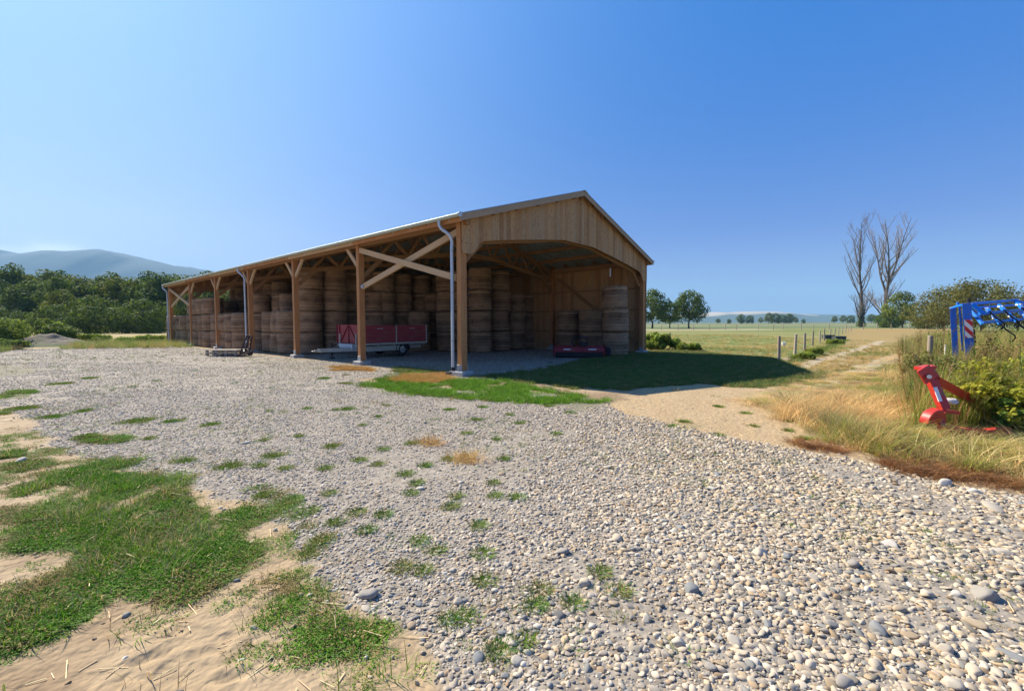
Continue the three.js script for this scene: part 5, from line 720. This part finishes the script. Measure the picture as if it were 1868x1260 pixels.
// ---------------------------------------------------------------- stones
function stoneGeo(seed, det) {
  const g = new THREE.IcosahedronGeometry(0.5, det), p = g.attributes.position; const R = rnd0(seed), cut = []; for (let k = 0; k < 6; k++) { const d = V(R() - 0.5, R() - 0.5, R() - 0.5).normalize(); cut.push([d, 0.26 + R() * 0.16]); }
  for (let i = 0; i < p.count; i++) { const v = V(p.getX(i), p.getY(i), p.getZ(i)); const n = 0.88 + 0.26 * noise(v.x * 2.6 + seed, v.y * 2.6 + v.z * 1.9 + seed, 3); v.multiplyScalar(n); for (const [d, h] of cut) { const q = v.dot(d) - h; if (q > 0) v.addScaledVector(d, -q * 0.88); } p.setXYZ(i, v.x, v.y * 0.9, v.z); }
  const q = new THREE.BufferGeometry(), map = new Map(), pos = [], idx = []; for (let i = 0; i < p.count; i++) { const k = [p.getX(i), p.getY(i), p.getZ(i)].map((x) => Math.round(x * 1e4)).join(); if (!map.has(k)) { map.set(k, pos.length / 3); pos.push(p.getX(i), p.getY(i), p.getZ(i)); } idx.push(map.get(k)); }
  q.setAttribute('position', new THREE.Float32BufferAttribute(pos, 3)); q.setIndex(idx); q.computeVertexNormals(); return q;
}
{
  const R = rnd0(801), yard = nearGround.gravel_yard;
  const cols = [[0.55, 0.47, 0.37], [0.60, 0.52, 0.41], [0.48, 0.41, 0.33], [0.38, 0.34, 0.29], [0.62, 0.51, 0.37], [0.53, 0.41, 0.27], [0.28, 0.28, 0.27], [0.64, 0.58, 0.49], [0.42, 0.31, 0.20], [0.24, 0.22, 0.19]];
  const pickCol = (x = 0) => { const c = cols[Math.floor(R() ** 1.25 * cols.length)], k = 0.58 + 0.3 * R(), t = sstep(-3, 4, x); return C(c[0] * k * lerp(1.06, 1.12, t), c[1] * k * lerp(1.04, 1.05, t), c[2] * k * lerp(1.04, 0.93, t)); };
  // coarse river stones one by one: the ones that stand out in the photograph, then the larger ones of the bed
  const geos = [1, 2, 3, 4, 5, 6].map((s) => stoneGeo(s * 13, 2)), sm = cols.map((c, i) => new THREE.MeshStandardMaterial({ roughness: 0.9, color: C(c[0] * 0.76, c[1] * 0.76, c[2] * 0.76), map: tex(64, 64, (a, b) => { const n = pn(a / 4, b / 4, 16, 16, i) * 0.5 + pn(a / 16, b / 16, 4, 4, i + 50) * 0.5, k = 0.8 + 0.35 * n; return [k, k, k]; }), bumpScale: 0.002 }));
  for (const g of geos) { const p = g.attributes.position, u = []; for (let i = 0; i < p.count; i++) u.push(p.getX(i) * 1.3, p.getZ(i) * 1.3 + p.getY(i)); g.setAttribute('uv', new THREE.Float32BufferAttribute(u, 2)); }
  let count = 0; const taken = [];
  const stone = (x, z, s, flat, ci) => { const m = part(yard, 'stone', geos[Math.floor(R() * 6)], sm[ci]); m.position.set(x, H(x, z) + s * flat * 0.14, z); m.scale.set(s * (0.85 + 0.4 * R()), s * flat, s * (0.7 + 0.25 * R())); m.rotation.set((R() - 0.5) * 0.5, R() * 6.3, (R() - 0.5) * 0.5); taken.push([x, z, s * 0.42]); count++; };
  for (const [px, py, w, ci] of [[1027, 1006, 34, 3], [1066, 1066, 38, 4], [1264, 1080, 38, 6], [1385, 1010, 34, 1], [1437, 1015, 26, 6], [1484, 1052, 30, 0], [1599, 1147, 42, 6], [1623, 994, 38, 7], [1801, 1090, 56, 3], [1779, 1142, 40, 5], [1641, 1114, 28, 5], [1239, 1175, 34, 1], [1541, 1245, 50, 3], [1734, 1247, 46, 1], [1726, 1190, 40, 0], [1296, 1217, 36, 3], [1726, 884, 32, 7], [1779, 900, 32, 7], [1814, 930, 36, 0], [1244, 964, 22, 6], [1211, 950, 20, 6], [1306, 1125, 28, 0], [1375, 1060, 28, 3], [1514, 1110, 24, 4], [672, 1082, 40, 3], [668, 1106, 26, 0], [440, 1201, 18, 7], [230, 1121, 18, 3], [228, 1200, 16, 7], [1126, 983, 26, 4], [1180, 972, 22, 8], [1182, 985, 24, 1], [1560, 1030, 34, 3], [1755, 1020, 28, 5], [1690, 1085, 30, 1], [1460, 1195, 34, 0], [1380, 1210, 26, 7], [1595, 1210, 30, 4], [1660, 1160, 30, 8], [1400, 1140, 24, 6], [1120, 1100, 22, 5], [1010, 1060, 22, 1], [1340, 1170, 30, 1], [36, 842, 22, 7], [448, 808, 14, 7], [1830, 1010, 34, 0], [1845, 1200, 44, 6], [1780, 1230, 40, 4]]) { const p = G(px, py), dd = -p.z * 0.98 + 0.08; stone(p.x, p.z, w * 0.88 / FOC * dd, 0.5 + R() * 0.2, ci); }
  while (count < 296) { const d = 2.1 + R() ** 1.4 * 6.5, x = (R() * 2 - 1) * d * 1.2, w = cover(x, -d); if (w.gravel < 0.7 || w.mat > 0.4 || R() > 0.25 + 0.75 * sstep(-1.5, 3, x)) continue; if (taken.some(([a, b, r]) => Math.hypot(a - x, b + d) < r + 0.05)) continue; stone(x, -d, 0.045 + 0.04 * R() ** 1.8, 0.38 + R() * 0.28, Math.floor(R() ** 1.2 * 10)); }
  // the gravel itself: every pebble a real stone, too many to count
  const peb = stoneGeo(7, 1), pm = new THREE.MeshStandardMaterial({ roughness: 0.92 }), list = [];
  const lay = (d0, d1, sp, sMin, sMax, keep) => { for (let d = d0; d < d1; d += sp) { const w = d * 1.2 + 0.6; for (let x = Math.max(-w, GX0 + 0.5); x < Math.min(w, GX1 - 0.5); x += sp) {
    const X = x + (R() - 0.5) * sp * 1.1, Z = -(d + (R() - 0.5) * sp * 1.1); const gv = mGravel(X, Z); if (gv < 0.12 || R() > keep) continue;
    const c = cover(X, Z), g = c.gravel; if (g < 0.25 + R() * 0.4) continue; if (Math.max(c.mat, c.lawn) > 0.5 && R() < 0.8) continue; const thin = sstep(0.62, 0.72, fbm(X * 0.8 + 30, Z * 0.8, 3, 99)); if (R() < thin * 0.7) continue;
    const big = sstep(-2, 3, X) * sstep(14, 4, d), s = lerp(sMin, sMax, R() ** 2.6) * (0.8 + 0.6 * big), fl = (0.34 + R() * 0.3) * lerp(1, 0.82, sstep(7, 16, d));
    list.push([X, H(X, Z) + s * fl * (0.05 + 0.22 * R()), Z, s * (0.8 + 0.45 * R()), s * fl, R() * 6.3, pickCol(X), (R() - 0.5) * 0.9, (R() - 0.5) * 0.9, s * (0.65 + 0.3 * R())]); } } };
  lay(0.9, 3.6, 0.0185, 0.012, 0.047, 0.9); lay(3.6, 6.5, 0.0245, 0.015, 0.05, 0.88); lay(6.5, 11, 0.034, 0.02, 0.058, 0.88); lay(11, 19, 0.06, 0.03, 0.075, 0.85); lay(19, 40, 0.11, 0.04, 0.1, 0.75);
  scatter('pebbles', null, peb, pm, list, yard);
  // stray stones and clods on bare soil
  const clods = field(1.2, 14, (d) => d < 6 ? 150 : 30, (x, z) => { const w = cover(x, z); if (w.gravel > 0.5 || w.bank > 0.5) return null; const gm = mGravel(x, z); if (R() > 0.35 + 0.65 * sstep(0, 0.2, gm)) return null; const st = R() < 0.25 + 0.6 * sstep(0, 0.2, gm), s = (0.005 + 0.034 * R() ** 4) * (st ? 1.2 : 1); return [x, H(x, z) + s * 0.1, z, s, s * 0.7, R() * 6.3, st ? pickCol() : C(...[0.33, 0.23, 0.13].map((v, i, a) => v * (0.55 + 0.6 * hash2(i < 9 ? Math.round(x * 997) : 0, Math.round(z * 991), 3)))), R(), R()]; });
  scatter('clods', 'small stones and crumbs of earth on the bare soil', peb, pm, clods);
  console.log('pebbles', list.length, 'clods', clods.length);
}
scene.traverse((o) => { if (o.isMesh) { o.castShadow = true; o.receiveShadow = true; } });
scene.updateMatrixWorld(true);
renderer.render(scene, camera);
